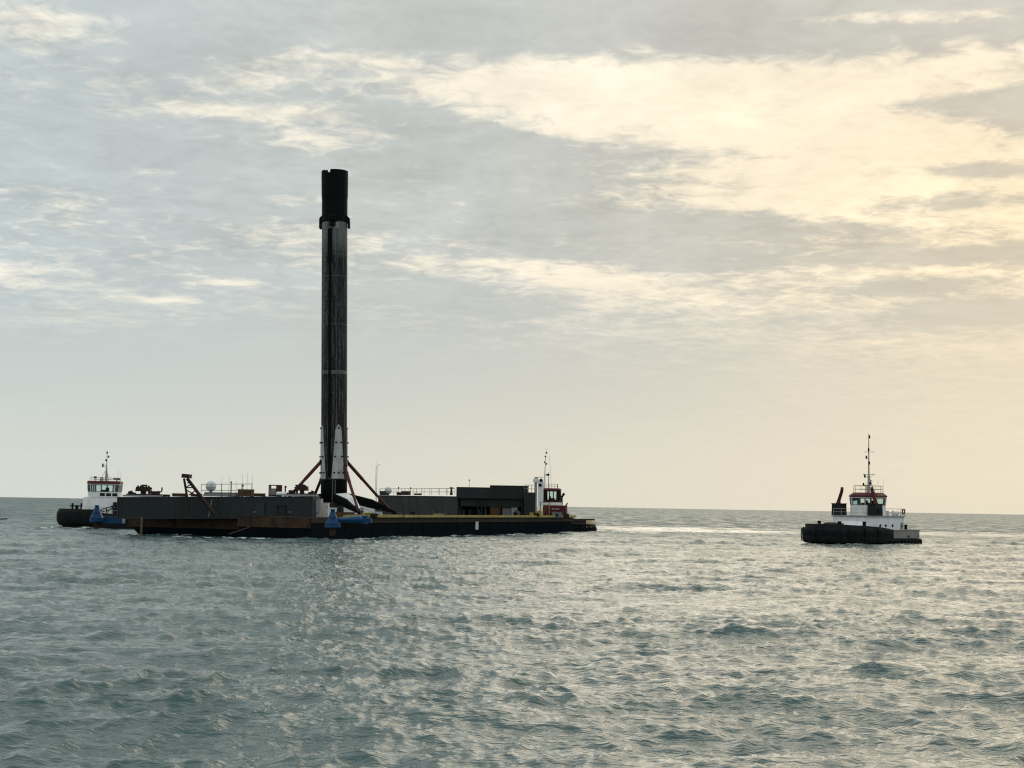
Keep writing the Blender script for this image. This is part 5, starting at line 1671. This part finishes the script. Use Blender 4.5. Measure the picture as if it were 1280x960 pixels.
MB().box((X2 - 1.7, 0.3, wz2 + 0.35), (1.0, 0.25, 0.18)).tube((X2 - 1.7, 0.3, wz2), (X2 - 1.7, 0.3, wz2 + 0.3), 0.07).build('radar_scanner', M_DARK, tug2)
MB().box((X2 + 0.6, -0.3, wz2 + 0.3), (0.5, 0.5, 0.6), 0, 0, 0, 0.8).build('horn_locker', M_MAST, tug2)
for (x, y, h) in ((X2 - 2.0, 1.2, 1.8), (X2 - 2.1, -1.2, 1.4), (X2 + 1.9, 1.3, 0.9)):
    MB().tube((x, y, wz2), (x, y, wz2 + h), 0.02, 0.012, 6).build('whip_aerial', M_GREY, tug2)
rail_part(tug2, [(X2 + 2.0, 2.1, wz2), (X2 - 2.0, 2.1, wz2), (X2 - 2.0, -2.1, wz2), (X2 + 2.0, -2.1, wz2)], 0.5, 4, None, 0.02)
rail_part(tug2, [(X2 + 2.9, 2.9, 2.1), (X2 - 3.5, 2.9, 2.1)], 1.0, 6, M_MAST, 0.025)
bitt(tug2, (5.4, 0.0, 2.0), 1.25, 0.5)
MB().tube((4.3, 0.3, 3.25), (6.4, 0.3, 3.25), 0.09).build('towing_rail', M_BLACK, tug2)
for (x, y) in ((4.7, 0.3), (6.0, 0.3)):
    MB().lathe([(0.14, 0), (0.14, 1.65), (0.19, 1.7)], (x, y, 1.95), 8).build('towing_post', M_BLACK, tug2)
MB().bx(-1.6, -0.3, 2.2, 2.9, 1.6, 3.9).build('ladder_casing', M_DARK, tug2)

# ---------------------------------------------------------------- red tug behind the far end
TY3 = 272.0
tp = W(676, 667, TY3); tp.z = 0
tug3 = thing('tugboat', 'red housed tug with white funnel pushing behind the far end of the barge', 'tugboat', tp, RAD(-4), 'tugs around the barge')
shC = lambda s: 1.85 - 0.55 * max(0, (s - 0.62) / 0.38)
oC, sC = tug_hull(tug3, 19.0, 7.6, shC, M_BLACK, M_DECK, lambda s: 0.5 + 0.55 * max(0, (s - 0.75) / 0.25), M_BROWN, nb=5.0, ns=5.0)
cladding(tug3, oC, sC, [(-0.05, 0.75), (0.04, 0.8), (0.05, 2.05), (-0.12, 2.12)], M_CREAM, 0.90, 1.0, 'bow_plate', 'pale cream plating round the end of the hull')
fender_loop(tug3, oC, sC, lambda s: shC(s) - 0.15, 0.22, M_BROWN, -0.1, 1.1, 'side_fender')
tyres(tug3, oC, sC, 0.8, 1.1, 0.55, 0.34, 0.17, 1.2)
kx = lambda px: (px - 674) / FPX * TY3
kz = lambda py, px=690: W(px, py, TY3).z
MB().prism(octagon(kx(707) - kx(676), 4.8, 0.4, ((kx(707) + kx(676)) / 2, 0)), 1.5, kz(631.5), 0.95).build('deckhouse', M_RED, tug3)
MB().bx(kx(676), kx(700), -2.3, 2.3, kz(631.4), kz(628)).build('deck_band', M_WHITE, tug3)
wz3 = wheelhouse(tug3, octagon(kx(697.5) - kx(676.5), 3.4, 0.5, ((kx(697.5) + kx(676.5)) / 2, 0)), kz(627.9), kz(624.5), kz(614), M_DKRED, M_RED, ((kx(697.5) + kx(676.5)) / 2, 0), 1.04, [2, 1, 2, 1, 3, 1, 2, 3], 0.35)
# name board with weathered pale letters
MB().bx(kx(687), kx(699), -2.45, -2.32, kz(637.3), kz(635)).build('name_board', M_RED, tug3)
mm = MB()
for k, wd in enumerate((1.3, 0.9, 0.9, 1.2, 0.8, 1.0)):
    x = kx(688 + k * 1.7)
    mm.bx(x, x + 0.13 * wd, -2.47, -2.452, kz(636.8), kz(635.6))
mm.build('name_lettering', M_OFFW, tug3)
# tall white funnel on the near side with round openings
fx0 = (kx(670.5) + kx(677.5)) / 2
fr_ = (kx(677.5) - kx(670.5)) / 2
fo = MB().lathe([(fr_, kz(633)), (fr_, kz(611)), (fr_ * 1.02, kz(604))], (fx0, -2.9, 0), 18).build('funnel', M_WHITE, tug3)
MB().lathe([(fr_ * 1.02, kz(604)), (fr_ * 0.9, kz(601))], (fx0, -2.9, 0), 18).build('funnel_top', M_WHITE, fo)
MB().lathe([(0.45, -0.1), (0.52, 0.0), (0.52, 0.14), (0.3, 0.2)], (0, 0, 0), 16).build('vent_cowl', M_WHITE, fo, loc=(kx(668), -3.0, kz(601)), rot=(RAD(90), 0, 0))
for (px, py, r) in ((668, 601, 0.30), (674.5, 601, 0.30), (673.5, 607, 0.30)):
    MB().lathe([(r, -0.05), (r, 0.06)], (0, 0, 0), 14).build('round_opening', M_DARK, fo, loc=(kx(px), -2.9 - (0.22 if px < 670 else fr_ * 1.0), kz(py)), rot=(RAD(90), 0, 0))
MB().bx(kx(666.5), kx(677), -3.3, -2.4, kz(597.5), kz(597)).build('funnel_grating', M_STEEL, fo)
MB().bx(kx(666.2), kx(669.6), -3.05, -2.85, kz(648), kz(603)).build('funnel_support', M_LGREY, fo)
mz3 = kz(559.5, 678)
mx3 = kx(677.5)
MB().tube((mx3, 0, kz(612)), (mx3 + 0.05, 0, kz(592)), 0.22, 0.13, 8).tube((mx3 + 0.05, 0, kz(592.5)), (mx3 + 0.22, 0, mz3), 0.10, 0.04, 8).build('mast', M_WHITE, tug3)
MB().tube((kx(682.5), 0.2, wz3), (kx(682.5), 0.2, kz(590)), 0.06, 0.04, 6).build('radar_post', M_BLACK, tug3)
MB().lathe([(0.08, -0.12), (0.33, -0.05), (0.33, 0.14), (0.12, 0.24)], (kx(681.5), 0.2, kz(594)), 12).build('radar_dome', M_DARK, tug3)
for (px, py) in ((677.3, 578), (678.3, 571), (679.8, 580), (679.8, 566)):
    MB().lathe([(0.08, -0.15), (0.14, -0.08), (0.14, 0.08), (0.05, 0.16)], (kx(px), 0, kz(py)), 9).tube((kx(678.2), 0, kz(py) - 0.05), (kx(px), 0, kz(py) - 0.05), 0.03, None, 5).build('navigation_light', M_DARK, tug3)
MB().path([(kx(682.8), 0.4, kz(569)), (kx(684.2), 0.3, kz(583)), (kx(686.5), 0.2, wz3)], 0.02, 5).build('whip_aerial', M_GREY, tug3)
rail_part(tug3, [(kx(681), -1.5, wz3), (kx(694), -1.5, wz3), (kx(694), 1.5, wz3)], 0.7, 4)
# black exhaust elbow
MB().path([(kx(699.5), -1.2, kz(631)), (kx(699.5), -1.2, kz(622)), (kx(700.5), -1.2, kz(619.5)), (kx(703), -1.2, kz(616.5))], 0.22, 10).build('exhaust_pipe', M_BLACK, tug3)
MB().path([(kx(704), -1.0, kz(633)), (kx(707), -1.0, kz(628.5))], 0.12, 8).build('deck_vent', M_DKRED, tug3)
rail_part(tug3, [(kx(706), -2.4, 1.75), (kx(718), -2.4, 1.6)], 1.35, 5)
MB().bx(kx(708), kx(716), -1.2, 1.2, 1.6, 2.3).tube((kx(712), -1.5, 2.3), (kx(712), 1.5, 2.3), 0.35, None, 12).build('towing_winch', M_BROWN, tug3)

# ---------------------------------------------------------------- small boat at the left edge
SYB = 263.0
sp0 = W(-9, 653, SYB); sp0.z = 0
sb = thing('motorboat', 'small low motorboat cut off by the left edge of the picture', 'boat', sp0, RAD(4))
oD, sD = tug_hull(sb, 4.9, 1.8, lambda s: 0.55 + 0.25 * s, M_WHITE, M_LGREY, lambda s: 0.08, M_WHITE, nb=2.6, ns=6.0)
fender_loop(sb, oD, sD, lambda s: 0.45 + 0.25 * s, 0.09, M_BLACK, -0.1, 1.1, 'rubbing_band')
MB().box((-0.2, 0, 1.05), (1.3, 1.2, 0.75), 0, 0, 0, 0.85).build('cabin', M_WHITE, sb)
MB().box((0.5, 0, 1.2), (0.06, 1.0, 0.4), 0, RAD(-20)).build('windscreen', M_GLASS, sb)
MB().box((-0.2, 0, 1.48), (1.6, 1.35, 0.07)).build('roof', M_LGREY, sb)
MB().box((1.05, 0, 1.45), (0.25, 0.35, 0.5), 0, 0, 0, 0.7).box((1.05, 0, 1.0), (0.1, 0.1, 0.6)).build('fish_finder_post', M_BLACK, sb)
